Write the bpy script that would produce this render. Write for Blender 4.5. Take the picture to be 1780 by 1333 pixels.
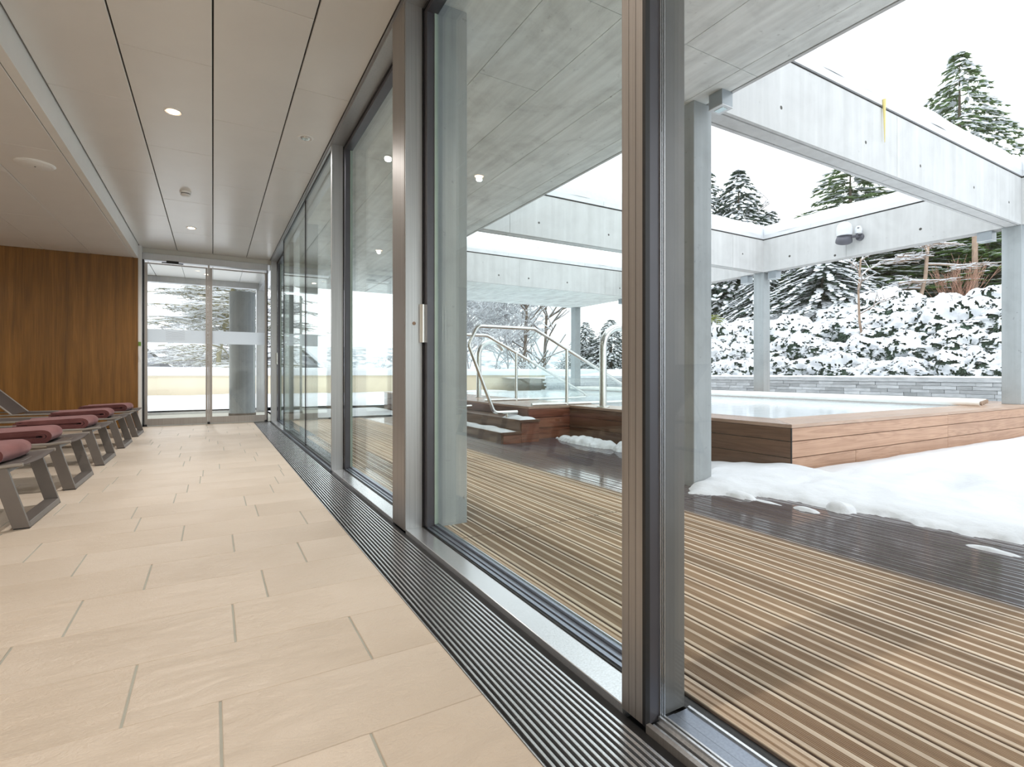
import bpy, math, random
from mathutils import Vector, Matrix, noise
C = bpy.context.scene
COL = C.collection
for o in list(bpy.data.objects): bpy.data.objects.remove(o)
R = math.radians
# ---------------------------------------------------------------- camera, sky, lights, exposure
CAMH = 0.80
cam = bpy.data.cameras.new('camera'); camo = bpy.data.objects.new('camera', cam); COL.objects.link(camo)
camo.location = (0, 0, CAMH); camo.rotation_euler = (R(90), 0, -R(29.936))
cam.sensor_width = 36; cam.lens = 903/1780*36; cam.shift_y = -16.5/1780; cam.clip_start = .02; cam.clip_end = 600
C.camera = camo
w = bpy.data.worlds.new('overcast_sky'); C.world = w; w.use_nodes = True
bg = w.node_tree.nodes['Background']; bg.inputs[0].default_value = (.93, .965, 1, 1); bg.inputs[1].default_value = 1.9
C.view_settings.view_transform = 'Standard'; C.view_settings.look = 'None'
C.view_settings.exposure = 0.35; C.view_settings.gamma = 1; C.view_settings.use_curve_mapping = False
cy = C.cycles
cy.max_bounces = 10; cy.diffuse_bounces = 5; cy.glossy_bounces = 5; cy.transmission_bounces = 4; cy.transparent_max_bounces = 24
cy.sample_clamp_indirect = 6; cy.caustics_reflective = False; cy.caustics_refractive = False
def area(name, loc, rot, sx, sy, power, col):
    l = bpy.data.lights.new(name, 'AREA'); l.shape = 'RECTANGLE'; l.size = sx; l.size_y = sy; l.energy = power; l.color = col
    o = bpy.data.objects.new(name, l); COL.objects.link(o); o.location = loc; o.rotation_euler = rot; return o
# unseen fill light added in front of the solid rear wall
area('rear_fill_light', (-2.0, -4.9, 1.35), (R(90), 0, R(180)), 5.4, 2.3, 90, (.97, .985, 1))
def spot(name, x, y, z, power, col, size=160, parent=None):
    l = bpy.data.lights.new(name, 'SPOT'); l.energy = power; l.spot_size = R(size); l.spot_blend = 1; l.color = col; l.shadow_soft_size = .02
    o = bpy.data.objects.new(name, l); COL.objects.link(o); o.location = (x, y, z); return o
DLP, DLC = 108, (1, .96, .915)
# downlights of the same rows that hang outside the picture (above and behind the viewer)
for x_, y_ in ((-.25, 1.03), (-.25, -2.47)): spot('downlight_row_light', x_, y_, 2.69, DLP*.95, DLC if y_ < 0 else (1, .89, .78))
for x_, y_ in ((-3.2, 1.5), (-3.2, 5.0), (-3.2, 8.2), (-5.2, .6), (-5.0, 6.6)): spot('lounge_fill_light', x_, y_, 2.49, DLP*.42, DLC)  # unseen fill spots added to brighten the loungers and walnut wall

# ---------------------------------------------------------------- materials
def nodes(name):
    m = bpy.data.materials.new(name); m.use_nodes = True; nt = m.node_tree
    return m, nt, nt.nodes['Principled BSDF']
def N(nt, t, **k):
    n = nt.nodes.new(t)
    for a, v in k.items():
        if a.startswith('i_'): n.inputs[int(a[2:])].default_value = v
        else: setattr(n, a, v)
    return n
def mapping(nt, scale=(1, 1, 1), rnd=0):
    tc = N(nt, 'ShaderNodeTexCoord'); mp = N(nt, 'ShaderNodeMapping'); mp.inputs['Scale'].default_value = scale
    nt.links.new(tc.outputs['Object'], mp.inputs['Vector'])
    if rnd:
        oi = N(nt, 'ShaderNodeObjectInfo'); ml = N(nt, 'ShaderNodeMath', operation='MULTIPLY', i_1=rnd)
        cb = N(nt, 'ShaderNodeCombineXYZ'); nt.links.new(oi.outputs['Random'], ml.inputs[0])
        for i in range(3): nt.links.new(ml.outputs[0], cb.inputs[i])
        nt.links.new(cb.outputs[0], mp.inputs['Location'])
    return mp.outputs[0]
def noise_tex(nt, vec, scale, detail=4, rough=.5, dist=0):
    n = N(nt, 'ShaderNodeTexNoise'); n.inputs['Scale'].default_value = scale; n.inputs['Detail'].default_value = detail
    n.inputs['Roughness'].default_value = rough; n.inputs['Distortion'].default_value = dist
    nt.links.new(vec, n.inputs['Vector']); return n.outputs['Fac']
def ramp(nt, fac, stops):
    r = N(nt, 'ShaderNodeValToRGB'); e = r.color_ramp.elements
    while len(e) < len(stops): e.new(.5)
    for el, (p, c) in zip(e, stops): el.position = p; el.color = (*c, 1)
    nt.links.new(fac, r.inputs[0]); return r.outputs[0]
def mix(nt, fac, a, b, mode='MIX'):
    m = N(nt, 'ShaderNodeMix', data_type='RGBA', blend_type=mode)
    for s, v in ((0, fac), (6, a), (7, b)):
        if hasattr(v, 'links'): nt.links.new(v, m.inputs[s])
        elif s == 0: m.inputs[0].default_value = v
        else: m.inputs[s].default_value = (*v, 1)
    return m.outputs[2]
def bump(nt, b, h, strength, dist=.01):
    n = N(nt, 'ShaderNodeBump'); n.inputs['Strength'].default_value = strength; n.inputs['Distance'].default_value = dist
    nt.links.new(h, n.inputs['Height']); nt.links.new(n.outputs[0], b.inputs['Normal'])
def plain(name, col, rough=.6, metal=0, spec=.5, var=.06, scale=8):
    m, nt, b = nodes(name); v = mapping(nt)
    f = noise_tex(nt, v, scale)
    c0 = tuple(x*(1-var) for x in col); c1 = tuple(min(1, x*(1+var)) for x in col)
    nt.links.new(ramp(nt, f, [(.3, c0), (.7, c1)]), b.inputs['Base Color'])
    b.inputs['Roughness'].default_value = rough; b.inputs['Metallic'].default_value = metal; b.inputs['Specular IOR Level'].default_value = spec
    return m
def rnd_tint(nt, col, amt):
    oi = N(nt, 'ShaderNodeObjectInfo'); mr = N(nt, 'ShaderNodeMapRange'); mr.inputs[3].default_value = 1-amt; mr.inputs[4].default_value = 1+amt
    nt.links.new(oi.outputs['Random'], mr.inputs[0]); cb = N(nt, 'ShaderNodeCombineColor')
    for i in range(3): nt.links.new(mr.outputs[0], cb.inputs[i])
    return mix(nt, 1, col, cb.outputs[0], 'MULTIPLY')
M = {}
# floor tile
m, nt, b = nodes('beige_tile'); v = mapping(nt, (1, 1, 1)); vr = mapping(nt, (1, 1, 1), 37)
big = noise_tex(nt, vr, 2.2, 3); c = ramp(nt, big, [(.3, (.55, .455, .36)), (.7, (.63, .535, .44))])
nt.links.new(rnd_tint(nt, c, .035), b.inputs['Base Color']); b.inputs['Roughness'].default_value = .42; b.inputs['Specular IOR Level'].default_value = .42
slate = N(nt, 'ShaderNodeMath', operation='ADD'); vs = mapping(nt, (5, 13, 8), 37)
nt.links.new(noise_tex(nt, vs, 1.3, 7, .68, 1.8), slate.inputs[0]); f2 = N(nt, 'ShaderNodeMath', operation='MULTIPLY', i_1=.22)
nt.links.new(noise_tex(nt, v, 130, 2), f2.inputs[0]); nt.links.new(f2.outputs[0], slate.inputs[1])
bump(nt, b, slate.outputs[0], .5, .014); M['tile'] = m
M['grout'] = plain('pale_grout', (.40, .40, .35), .8)
M['panel'] = plain('satin_ceiling_panel', (.80, .79, .765), .28, 0, .55, .02, 3)
M['dark_gap'] = plain('dark_joint', (.02, .02, .02), .8)
M['white'] = plain('white_enamel', (.82, .82, .80), .35, 0, .5, .015)
M['plaster'] = plain('cream_plaster', (.74, .72, .66), .7, 0, .4, .02)
# walnut veneer
m, nt, b = nodes('walnut_veneer'); v = mapping(nt, (9, 9, .35)); f = noise_tex(nt, v, 1.4, 6, .6, .6)
v2 = mapping(nt, (60, 60, 1.2)); g = noise_tex(nt, v2, 2, 4)
c = ramp(nt, f, [(.28, (.085, .034, .006)), (.45, (.175, .075, .012)), (.55, (.23, .10, .018)), (.72, (.32, .15, .034))])
c = mix(nt, .35, c, ramp(nt, g, [(.35, (.09, .037, .006)), (.65, (.28, .13, .026))]))
nt.links.new(c, b.inputs['Base Color']); b.inputs['Roughness'].default_value = .38; b.inputs['Specular IOR Level'].default_value = .4; M['walnut'] = m
# metals
def brushed(name, col, rough, metal=1.0):
    m, nt, b = nodes(name); v = mapping(nt, (90, 90, .6)); f = noise_tex(nt, v, 2, 3)
    nt.links.new(ramp(nt, f, [(.3, tuple(x*.88 for x in col)), (.7, tuple(min(1, x*1.08) for x in col))]), b.inputs['Base Color'])
    b.inputs['Metallic'].default_value = metal; b.inputs['Roughness'].default_value = rough; return m
M['alu'] = brushed('satin_anodised_frame', (.44, .445, .455), .38, .75)
M['alu_light'] = brushed('pale_anodised_sill', (.70, .72, .75), .26, .8)
M['steel'] = brushed('stainless_steel', (.72, .72, .70), .2)
M['cover'] = plain('mid_grey_cover_profile', (.17, .175, .175), .35, .2)
M['stile'] = plain('dark_grey_stile', (.085, .085, .10), .35, .3)
M['gasket'] = plain('black_rubber_gasket', (.008, .008, .009), .5)
M['track'] = brushed('blue_grey_track', (.30, .34, .41), .3, .7)
M['champagne'] = brushed('champagne_metal', (.36, .335, .315), .42, .7)
M['lounger'] = plain('taupe_powder_coat', (.155, .135, .122), .38, .35)
M['lounger_light'] = plain('taupe_rail', (.30, .275, .25), .35, .4)
# sling fabric
m, nt, b = nodes('woven_taupe_mesh'); wv = N(nt, 'ShaderNodeTexWave'); wv.inputs['Scale'].default_value = 60; wv.bands_direction = 'Y'
nt.links.new(mapping(nt), wv.inputs['Vector']); nt.links.new(ramp(nt, wv.outputs['Fac'], [(0, (.05, .038, .033)), (1, (.115, .09, .08))]), b.inputs['Base Color'])
b.inputs['Roughness'].default_value = .7; bump(nt, b, wv.outputs['Fac'], .3, .003); M['sling'] = m
# towel
m, nt, b = nodes('terry_towel'); f = noise_tex(nt, mapping(nt), 260, 2); f3 = noise_tex(nt, mapping(nt), 9, 3)
nt.links.new(ramp(nt, f3, [(.3, (.12, .036, .034)), (.7, (.18, .062, .057))]), b.inputs['Base Color']); b.inputs['Roughness'].default_value = .95
b.inputs['Sheen Weight'].default_value = .35; b.inputs['Sheen Tint'].default_value = (.9, .6, .6, 1); bump(nt, b, f, .6, .004); M['towel'] = m
# glass
def glass(name, tint, f0=.032):
    m = bpy.data.materials.new(name); m.use_nodes = True; nt = m.node_tree; nt.nodes.clear()
    out = N(nt, 'ShaderNodeOutputMaterial'); ge = N(nt, 'ShaderNodeNewGeometry')
    dt = N(nt, 'ShaderNodeVectorMath', operation='DOT_PRODUCT'); nt.links.new(ge.outputs['Normal'], dt.inputs[0]); nt.links.new(ge.outputs['Incoming'], dt.inputs[1])
    ab = N(nt, 'ShaderNodeMath', operation='ABSOLUTE'); nt.links.new(dt.outputs['Value'], ab.inputs[0])
    om = N(nt, 'ShaderNodeMath', operation='SUBTRACT', i_0=1.0); nt.links.new(ab.outputs[0], om.inputs[1])
    pw = N(nt, 'ShaderNodeMath', operation='POWER', i_1=5.0); nt.links.new(om.outputs[0], pw.inputs[0])
    ma = N(nt, 'ShaderNodeMath', operation='MULTIPLY_ADD', i_1=(1-f0)*.8, i_2=f0); nt.links.new(pw.outputs[0], ma.inputs[0])
    tr = N(nt, 'ShaderNodeBsdfTransparent'); tr.inputs[0].default_value = (*tint, 1)
    gl = N(nt, 'ShaderNodeBsdfGlossy'); gl.inputs['Roughness'].default_value = 0; gl.inputs[0].default_value = (.95, 1, .98, 1)
    mx = N(nt, 'ShaderNodeMixShader'); nt.links.new(ma.outputs[0], mx.inputs[0]); nt.links.new(tr.outputs[0], mx.inputs[1]); nt.links.new(gl.outputs[0], mx.inputs[2])
    nt.links.new(mx.outputs[0], out.inputs[0]); return m
M['glass'] = glass('clear_glass', (.985, .992, .99))
M['glass_green'] = glass('green_tinted_glass', (.955, .985, .972), .048)
M['glass_edge'] = plain('green_glass_edge', (.36, .45, .40), .3)
M['glass_rail'] = glass('balustrade_glass', (.95, .975, .975), .05)
m, nt, b = nodes('frosted_film'); b.inputs['Base Color'].default_value = (.75, .79, .82, 1); tl = N(nt, 'ShaderNodeBsdfTranslucent'); tl.inputs[0].default_value = (.86, .89, .92, 1)
tp = N(nt, 'ShaderNodeBsdfTransparent'); m1 = N(nt, 'ShaderNodeMixShader'); m1.inputs[0].default_value = .72; m2 = N(nt, 'ShaderNodeMixShader'); m2.inputs[0].default_value = .10
nt.links.new(b.outputs[0], m1.inputs[1]); nt.links.new(tl.outputs[0], m1.inputs[2]); nt.links.new(m1.outputs[0], m2.inputs[1]); nt.links.new(tp.outputs[0], m2.inputs[2])
nt.links.new(m2.outputs[0], nt.nodes['Material Output'].inputs[0]); M['frost'] = m
M['frost_line'] = plain('grey_film_line', (.45, .47, .50), .6)
# concrete
def concrete(name, base, streak, dark=.82, stain=None):
    m, nt, b = nodes(name); f = noise_tex(nt, mapping(nt, (1, 1, 1)), 2.6, 9, .68, .5); s = noise_tex(nt, mapping(nt, streak), 1.5, 6, .6)
    lo = tuple(x*dark for x in base); hi = tuple(min(1, x*1.10) for x in base)
    c = mix(nt, .5, ramp(nt, f, [(.32, lo), (.52, base), (.72, hi)]), ramp(nt, s, [(.3, lo), (.68, hi)]))
    p = noise_tex(nt, mapping(nt, (1, 1, 1)), 26, 3, .6)
    c = mix(nt, .75, c, ramp(nt, p, [(.24, (.5, .5, .5)), (.33, (1, 1, 1))]), 'MULTIPLY')
    if stain:
        (x0, x1, ztop) = stain; tc = N(nt, 'ShaderNodeTexCoord'); sp = N(nt, 'ShaderNodeSeparateXYZ'); nt.links.new(tc.outputs['Object'], sp.inputs[0])
        a = N(nt, 'ShaderNodeMapRange', interpolation_type='SMOOTHSTEP'); a.inputs[1].default_value = x0; a.inputs[2].default_value = x0+.05; nt.links.new(sp.outputs[0], a.inputs[0])
        e = N(nt, 'ShaderNodeMapRange', interpolation_type='SMOOTHSTEP'); e.inputs[1].default_value = x1; e.inputs[2].default_value = x1-.02; nt.links.new(sp.outputs[0], e.inputs[0])
        st = ramp(nt, noise_tex(nt, mapping(nt, (14, 14, .5)), 1.6, 4), [(.45, (0, 0, 0)), (.56, (1, 1, 1))])
        k = N(nt, 'ShaderNodeMath', operation='MULTIPLY'); nt.links.new(a.outputs[0], k.inputs[0]); nt.links.new(e.outputs[0], k.inputs[1])
        k2 = N(nt, 'ShaderNodeMath', operation='MULTIPLY'); nt.links.new(k.outputs[0], k2.inputs[0]); nt.links.new(st, k2.inputs[1])
        c = mix(nt, k2.outputs[0], c, (.30, .25, .19))
    nt.links.new(c, b.inputs['Base Color']); b.inputs['Roughness'].default_value = .85; b.inputs['Specular IOR Level'].default_value = .25
    bump(nt, b, p, .15, .006); return m
M['conc'] = concrete('board_marked_concrete', (.60, .61, .61), (7, 7, .25))
M['conc_stain'] = concrete('stained_concrete', (.60, .61, .61), (7, 7, .25), .82, (8.08, 8.32, 3.3))
M['conc_soffit'] = concrete('soffit_concrete', (.88, .92, .90), (9, .8, 9), .60)
M['conc_col'] = concrete('column_concrete', (.38, .415, .43), (12, 12, .3), .72)
M['conc_core'] = plain('dark_core_concrete', (.10, .10, .10), .9)  # dark concrete core that shows through the open joints
M['coping'] = plain('pale_metal_coping', (.66, .68, .70), .45, .2)
M['hole'] = plain('dark_tie_hole', (.07, .07, .065), .8)
# snow
m, nt, b = nodes('fresh_snow'); f = noise_tex(nt, mapping(nt), 11, 5, .6); b.inputs['Base Color'].default_value = (.735, .765, .80, 1)
b.inputs['Roughness'].default_value = .7; b.inputs['Specular IOR Level'].default_value = .2; bump(nt, b, f, .35, .03); M['snow'] = m
# wood for deck: weathered boards, wet and dark beyond the drip line of the roof
m, nt, b = nodes('ribbed_deck_wood'); tc = N(nt, 'ShaderNodeTexCoord'); sp = N(nt, 'ShaderNodeSeparateXYZ'); nt.links.new(tc.outputs['Object'], sp.inputs[0])
vr = mapping(nt, (16, .8, 16), 53); f = noise_tex(nt, vr, 2.2, 6, .6, .5)
dry = ramp(nt, f, [(.28, (.46, .355, .26)), (.5, (.68, .55, .42)), (.72, (.82, .71, .575))])
dry = rnd_tint(nt, dry, .16)
fx = N(nt, 'ShaderNodeMath', operation='MULTIPLY_ADD', i_1=1/.1315, i_2=(-1.095+.1315*8-.004)/.1315); nt.links.new(sp.outputs[0], fx.inputs[0])
fm = N(nt, 'ShaderNodeMath', operation='FRACT'); nt.links.new(fx.outputs[0], fm.inputs[0]); zz = N(nt, 'ShaderNodeMath', operation='PINGPONG', i_1=.47); nt.links.new(fm.outputs[0], zz.inputs[0])
# ribbed zones of each board are weathered brown, its smooth strips are pale
zn = ramp(nt, zz.outputs[0], [(.095, (1, 1, 1)), (.115, (.74, .65, .575)), (.405, (.74, .65, .575)), (.425, (1, 1, 1))])
dry = mix(nt, 1, dry, zn, 'MULTIPLY')
# fine grooves coloured darker below the ridge height, deepening their shade
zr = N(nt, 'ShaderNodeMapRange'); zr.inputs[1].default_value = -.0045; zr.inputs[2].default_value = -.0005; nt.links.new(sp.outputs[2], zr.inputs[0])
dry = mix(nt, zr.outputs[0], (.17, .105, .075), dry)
wn = noise_tex(nt, mapping(nt, (6, .5, 1), 9), 1.0, 3); wa = N(nt, 'ShaderNodeMath', operation='MULTIPLY_ADD', i_1=.16, i_2=-.08); nt.links.new(wn, wa.inputs[0])
xa = N(nt, 'ShaderNodeMath', operation='ADD'); nt.links.new(sp.outputs[0], xa.inputs[0]); nt.links.new(wa.outputs[0], xa.inputs[1])
wet = N(nt, 'ShaderNodeMapRange', interpolation_type='SMOOTHSTEP'); wet.inputs[1].default_value = 2.34; wet.inputs[2].default_value = 2.44; nt.links.new(xa.outputs[0], wet.inputs[0])
wetc = ramp(nt, f, [(.3, (.085, .072, .085)), (.7, (.15, .132, .155))])
nt.links.new(mix(nt, wet.outputs[0], dry, wetc), b.inputs['Base Color'])
rr = N(nt, 'ShaderNodeMapRange'); rr.inputs[3].default_value = .62; rr.inputs[4].default_value = .12; nt.links.new(wet.outputs[0], rr.inputs[0]); nt.links.new(rr.outputs[0], b.inputs['Roughness'])
nt.links.new(wet.outputs[0], b.inputs['Coat Weight']); b.inputs['Coat Roughness'].default_value = .06; b.inputs['Coat IOR'].default_value = 1.6
M['deck'] = m
def larch(name, a, c_, axis, rough=.5):
    sc = [22, 22, 22]; sc['xyz'.index(axis)] = .9
    m, nt, b = nodes(name); v = mapping(nt, tuple(sc), 71); f = noise_tex(nt, v, .55, 4, .55, 1.4)
    wv = N(nt, 'ShaderNodeMath', operation='MULTIPLY', i_1=14.0); nt.links.new(f, wv.inputs[0]); fr = N(nt, 'ShaderNodeMath', operation='PINGPONG', i_1=1.0); nt.links.new(wv.outputs[0], fr.inputs[0])
    c = ramp(nt, fr.outputs[0], [(0, a), (.75, c_), (1, c_)]); kn = noise_tex(nt, mapping(nt, (1, 1, 1), 71), 3, 3); c = mix(nt, .4, c, ramp(nt, kn, [(.3, a), (.7, c_)]))
    nt.links.new(rnd_tint(nt, c, .07), b.inputs['Base Color']); b.inputs['Roughness'].default_value = rough; return m
M['larch_x'] = larch('warm_larch_cladding', (.36, .20, .125), (.54, .335, .225), 'x')
M['larch_y'] = larch('dark_larch_cladding', (.085, .042, .024), (.165, .09, .055), 'y', .3)  # much darker larch for the building-side planks and the steps
M['larch_red'] = larch('reddish_larch_cladding', (.10, .028, .014), (.27, .10, .055), 'x', .35)
M['larch_top'] = larch('larch_pool_border', (.42, .28, .20), (.56, .39, .29), 'x', .3)
M['larch_topy'] = larch('larch_pool_border_long', (.33, .22, .16), (.46, .32, .24), 'y', .25)
m, nt, b = nodes('pool_water'); b.inputs['Base Color'].default_value = (.74, .81, .85, 1); b.inputs['Roughness'].default_value = .09
bump(nt, b, noise_tex(nt, mapping(nt, (1, 1, 1)), 7, 3), .12, .02); M['water'] = m
M['tube_white'] = plain('white_plastic_slat', (.85, .84, .80), .3)
M['stone'] = None
m, nt, b = nodes('grey_ledger_stone'); c = ramp(nt, noise_tex(nt, mapping(nt, (1, 2, 9), 31), 3, 6, .65), [(.3, (.42, .45, .47)), (.7, (.66, .68, .70))])
nt.links.new(rnd_tint(nt, c, .28), b.inputs['Base Color']); b.inputs['Roughness'].default_value = .8; M['stone'] = m
M['cream'] = plain('cream_render', (.66, .58, .44), .8, 0, .3, .03, 2)
M['lamp_grey'] = plain('grey_lamp_housing', (.30, .34, .37), .4, .3)
M['lamp_dark'] = plain('dark_lamp_body', (.12, .125, .15), .4, .3)
M['lens'] = plain('lamp_lens', (.55, .66, .68), .12, .3)
M['icicle'] = plain('yellow_icicle', (.72, .60, .22), .2)
def emit(name, col, s):
    m = bpy.data.materials.new(name); m.use_nodes = True; nt = m.node_tree; b = nt.nodes['Principled BSDF']
    b.inputs['Base Color'].default_value = (*col, 1); b.inputs['Emission Color'].default_value = (*col, 1); b.inputs['Emission Strength'].default_value = s; return m
M['bulb'] = emit('lit_halogen', (1, .72, .5), 14)
M['bulb_off'] = plain('halogen_reflector', (.75, .75, .72), .15, .8)
M['green_leaf'] = plain('dark_evergreen', (.06, .10, .07), .6, 0, .3, .4, 3)
M['leaf_bright'] = plain('bright_green_needles', (.20, .34, .08), .6, 0, .3, .4, 3)
M['leaf_mid'] = plain('mid_green_needles', (.14, .21, .09), .6, 0, .3, .45, 2)
M['leaf_yellow'] = plain('yellow_green_foliage', (.33, .38, .06), .6, 0, .3, .35, 3)
M['leaf_brown'] = plain('russet_foliage', (.36, .17, .10), .7, 0, .3, .35, 3)
M['bark'] = plain('grey_brown_bark', (.17, .14, .115), .9, 0, .2, .3, 5)
M['bark_haze'] = plain('hazy_grey_bark', (.36, .355, .36), .9, 0, .2, .2, 5)  # bark lightened so that distant haze is put into its colour
M['bark_warm'] = plain('warm_bark', (.34, .25, .19), .9, 0, .2, .25, 5)
M['bark_moss'] = plain('mossy_bark', (.22, .20, .11), .9, 0, .2, .3, 5)
M['willow'] = plain('orange_willow_stems', (.46, .27, .20), .7, 0, .3, .25, 4)
M['house_wall'] = plain('grey_timber_wall', (.22, .23, .26), .8)
m, nt, b = nodes('wooded_hillside'); c = ramp(nt, noise_tex(nt, mapping(nt, (1, 1, 1.6)), .35, 9, .72), [(.42, (.30, .35, .38)), (.56, (.80, .84, .88))]); nt.links.new(c, b.inputs['Base Color']); b.inputs['Roughness'].default_value = .9; M['hill'] = m

# ---------------------------------------------------------------- mesh helpers
class MB:
    def __init__(s): s.v = []; s.f = []
    def box(s, x0, x1, y0, y1, z0, z1):
        n = len(s.v); s.v += [(x0,y0,z0),(x1,y0,z0),(x1,y1,z0),(x0,y1,z0),(x0,y0,z1),(x1,y0,z1),(x1,y1,z1),(x0,y1,z1)]
        s.f += [tuple(n+i for i in q) for q in ((3,2,1,0),(4,5,6,7),(0,1,5,4),(1,2,6,5),(2,3,7,6),(3,0,4,7))]; return s
    def prism(s, pts, axis, a, b):   # pts: counter-clockwise profile in the plane across the axis
        n = len(s.v); k = len(pts)
        def P(p, t): return {'x': (t, p[0], p[1]), 'y': (p[0], t, p[1]), 'z': (p[0], p[1], t)}[axis]
        s.v += [P(p, a) for p in pts] + [P(p, b) for p in pts]
        fl = [tuple(n+i for i in range(k))[::-1], tuple(n+k+i for i in range(k))] + [(n+i, n+(i+1) % k, n+k+(i+1) % k, n+k+i) for i in range(k)]
        if axis == 'y': fl = [q[::-1] for q in fl]
        s.f += fl; return s
    def quad(s, a, b, c, d): n = len(s.v); s.v += [a, b, c, d]; s.f.append((n, n+1, n+2, n+3)); return s
    def tri(s, a, b, c): n = len(s.v); s.v += [a, b, c]; s.f.append((n, n+1, n+2)); return s
    def tube(s, pts, r, seg=10, r2=None, cap=True):
        pts = [Vector(p) for p in pts]; k = len(pts); n0 = len(s.v); up = None
        for i, p in enumerate(pts):
            t = (pts[min(i+1, k-1)]-pts[max(i-1, 0)]).normalized()
            if up is None:
                up = Vector((0, 0, 1)) if abs(t.z) < .9 else Vector((1, 0, 0))
            sd = t.cross(up).normalized(); up = sd.cross(t).normalized()
            rr = r if r2 is None else r+(r2-r)*i/(k-1)
            for j in range(seg):
                a = 2*math.pi*j/seg; s.v.append(tuple(p+(sd*math.cos(a)+up*math.sin(a))*rr))
        for i in range(k-1):
            for j in range(seg):
                a = n0+i*seg+j; b = n0+i*seg+(j+1) % seg; s.f.append((b, a, a+seg, b+seg))
        if cap: s.f.append(tuple(n0+j for j in range(seg))); s.f.append(tuple(n0+(k-1)*seg+j for j in range(seg))[::-1])
        return s
    def lathe(s, prof, c, seg=24, axis='z'):   # prof: (radius, height) from bottom to top, closed by its ends
        n0 = len(s.v); k = len(prof)
        for (r, h) in prof:
            for j in range(seg):
                a = 2*math.pi*j/seg; q = (r*math.cos(a), r*math.sin(a), h)
                if axis == 'y': q = (q[0], -q[2], q[1])
                if axis == 'x': q = (q[2], q[0], q[1])
                s.v.append((c[0]+q[0], c[1]+q[1], c[2]+q[2]))
        for i in range(k-1):
            for j in range(seg):
                a = n0+i*seg+j; b = n0+i*seg+(j+1) % seg; s.f.append((a, b, b+seg, a+seg))
        s.f.append(tuple(n0+j for j in range(seg))[::-1]); s.f.append(tuple(n0+(k-1)*seg+j for j in range(seg))); return s
    def blob(s, c, rx, ry, rz, rot=0, tilt=0, jit=.12, rng=random):
        n = len(s.v); ct, st = math.cos(rot), math.sin(rot)
        rings = [(0, 0, 1), *[(math.cos(a)*.86, math.sin(a)*.86, .42) for a in [i*math.pi/3 for i in range(6)]], *[(math.cos(a), math.sin(a), -.25) for a in [i*math.pi/3+.5 for i in range(6)]], (0, 0, -.6)]
        for q in rings:
            x, y, z = q[0]*rx, q[1]*ry, q[2]*rz; k = 1+rng.uniform(-jit, jit); x *= k; y *= k
            z += x*tilt
            s.v.append((c[0]+x*ct-y*st, c[1]+x*st+y*ct, c[2]+z))
        for i in range(6):
            j = (i+1) % 6; s.f += [(n, n+1+i, n+1+j), (n+1+i, n+7+i, n+1+j), (n+1+j, n+7+i, n+7+j), (n+7+i, n+13, n+7+j)]
        return s
    def mesh(s, name, mat, off=(0, 0, 0), smooth=False):
        me = bpy.data.meshes.new(name); me.from_pydata([(x-off[0], y-off[1], z-off[2]) for x, y, z in s.v], [], s.f)
        if mat: me.materials.append(mat)
        if smooth: me.polygons.foreach_set('use_smooth', [True]*len(me.polygons))
        me.update(); return me
LOC = {}
def put(name, me, parent=None, loc=None, **props):
    o = bpy.data.objects.new(name, me); COL.objects.link(o)
    if parent: o.parent = parent
    if loc is not None: o.location = loc
    for k, v in props.items(): o[k] = v
    return o
def wloc(p):
    v = Vector((0, 0, 0))
    while p: v = v+Vector(p.location); p = p.parent
    return v
def obj(name, mb, mat, parent=None, smooth=False, bevel=0, **props):
    o = put(name, mb.mesh(name, mat, tuple(wloc(parent)) if parent else (0, 0, 0), smooth), parent, **props)
    if bevel:
        md = o.modifiers.new('edge', 'BEVEL'); md.width = bevel; md.segments = 2; md.limit_method = 'ANGLE'
    if smooth and smooth != 'all':
        o.data.set_sharp_from_angle(angle=R(40))
    return o
def B(*a): return MB().box(*a)
def thing(name, label, cat, loc, group=None, kind=None):
    o = bpy.data.objects.new(name, None); COL.objects.link(o); o.location = loc; o['label'] = label; o['category'] = cat
    if group: o['group'] = group
    if kind: o['kind'] = kind
    return o
def tag(o, label, cat, group=None, kind=None):
    o['label'] = label; o['category'] = cat
    if group: o['group'] = group
    if kind: o['kind'] = kind
    return o
def struct(name, mb, mat, **k):
    return obj(name, mb, mat, None, kind='structure', **k)
def copy_tree(o, parent=None):
    c = o.copy(); COL.objects.link(c)
    if parent: c.parent = parent
    for ch in list(o.children): copy_tree(ch, c)
    return c
def fillet(pts, r, n=6):
    out = [Vector(pts[0])]
    for a, b, c in zip(pts, pts[1:], pts[2:]):
        a, b, c = Vector(a), Vector(b), Vector(c); u = (a-b).normalized(); v = (c-b).normalized(); ang = u.angle(v)
        d = min(r/math.tan(ang/2), (a-b).length*.48, (c-b).length*.48); p0 = b+u*d; p1 = b+v*d
        for i in range(n+1):
            t = i/n; out.append(p0.lerp(b, t).lerp(b.lerp(p1, t), t))
    out.append(Vector(pts[-1])); return out

HC, HL = 2.72, 2.52            # ceiling, lowered ceiling
XF = .85                       # inner plane of the facade
YE = 9.65                      # end wall
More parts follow.
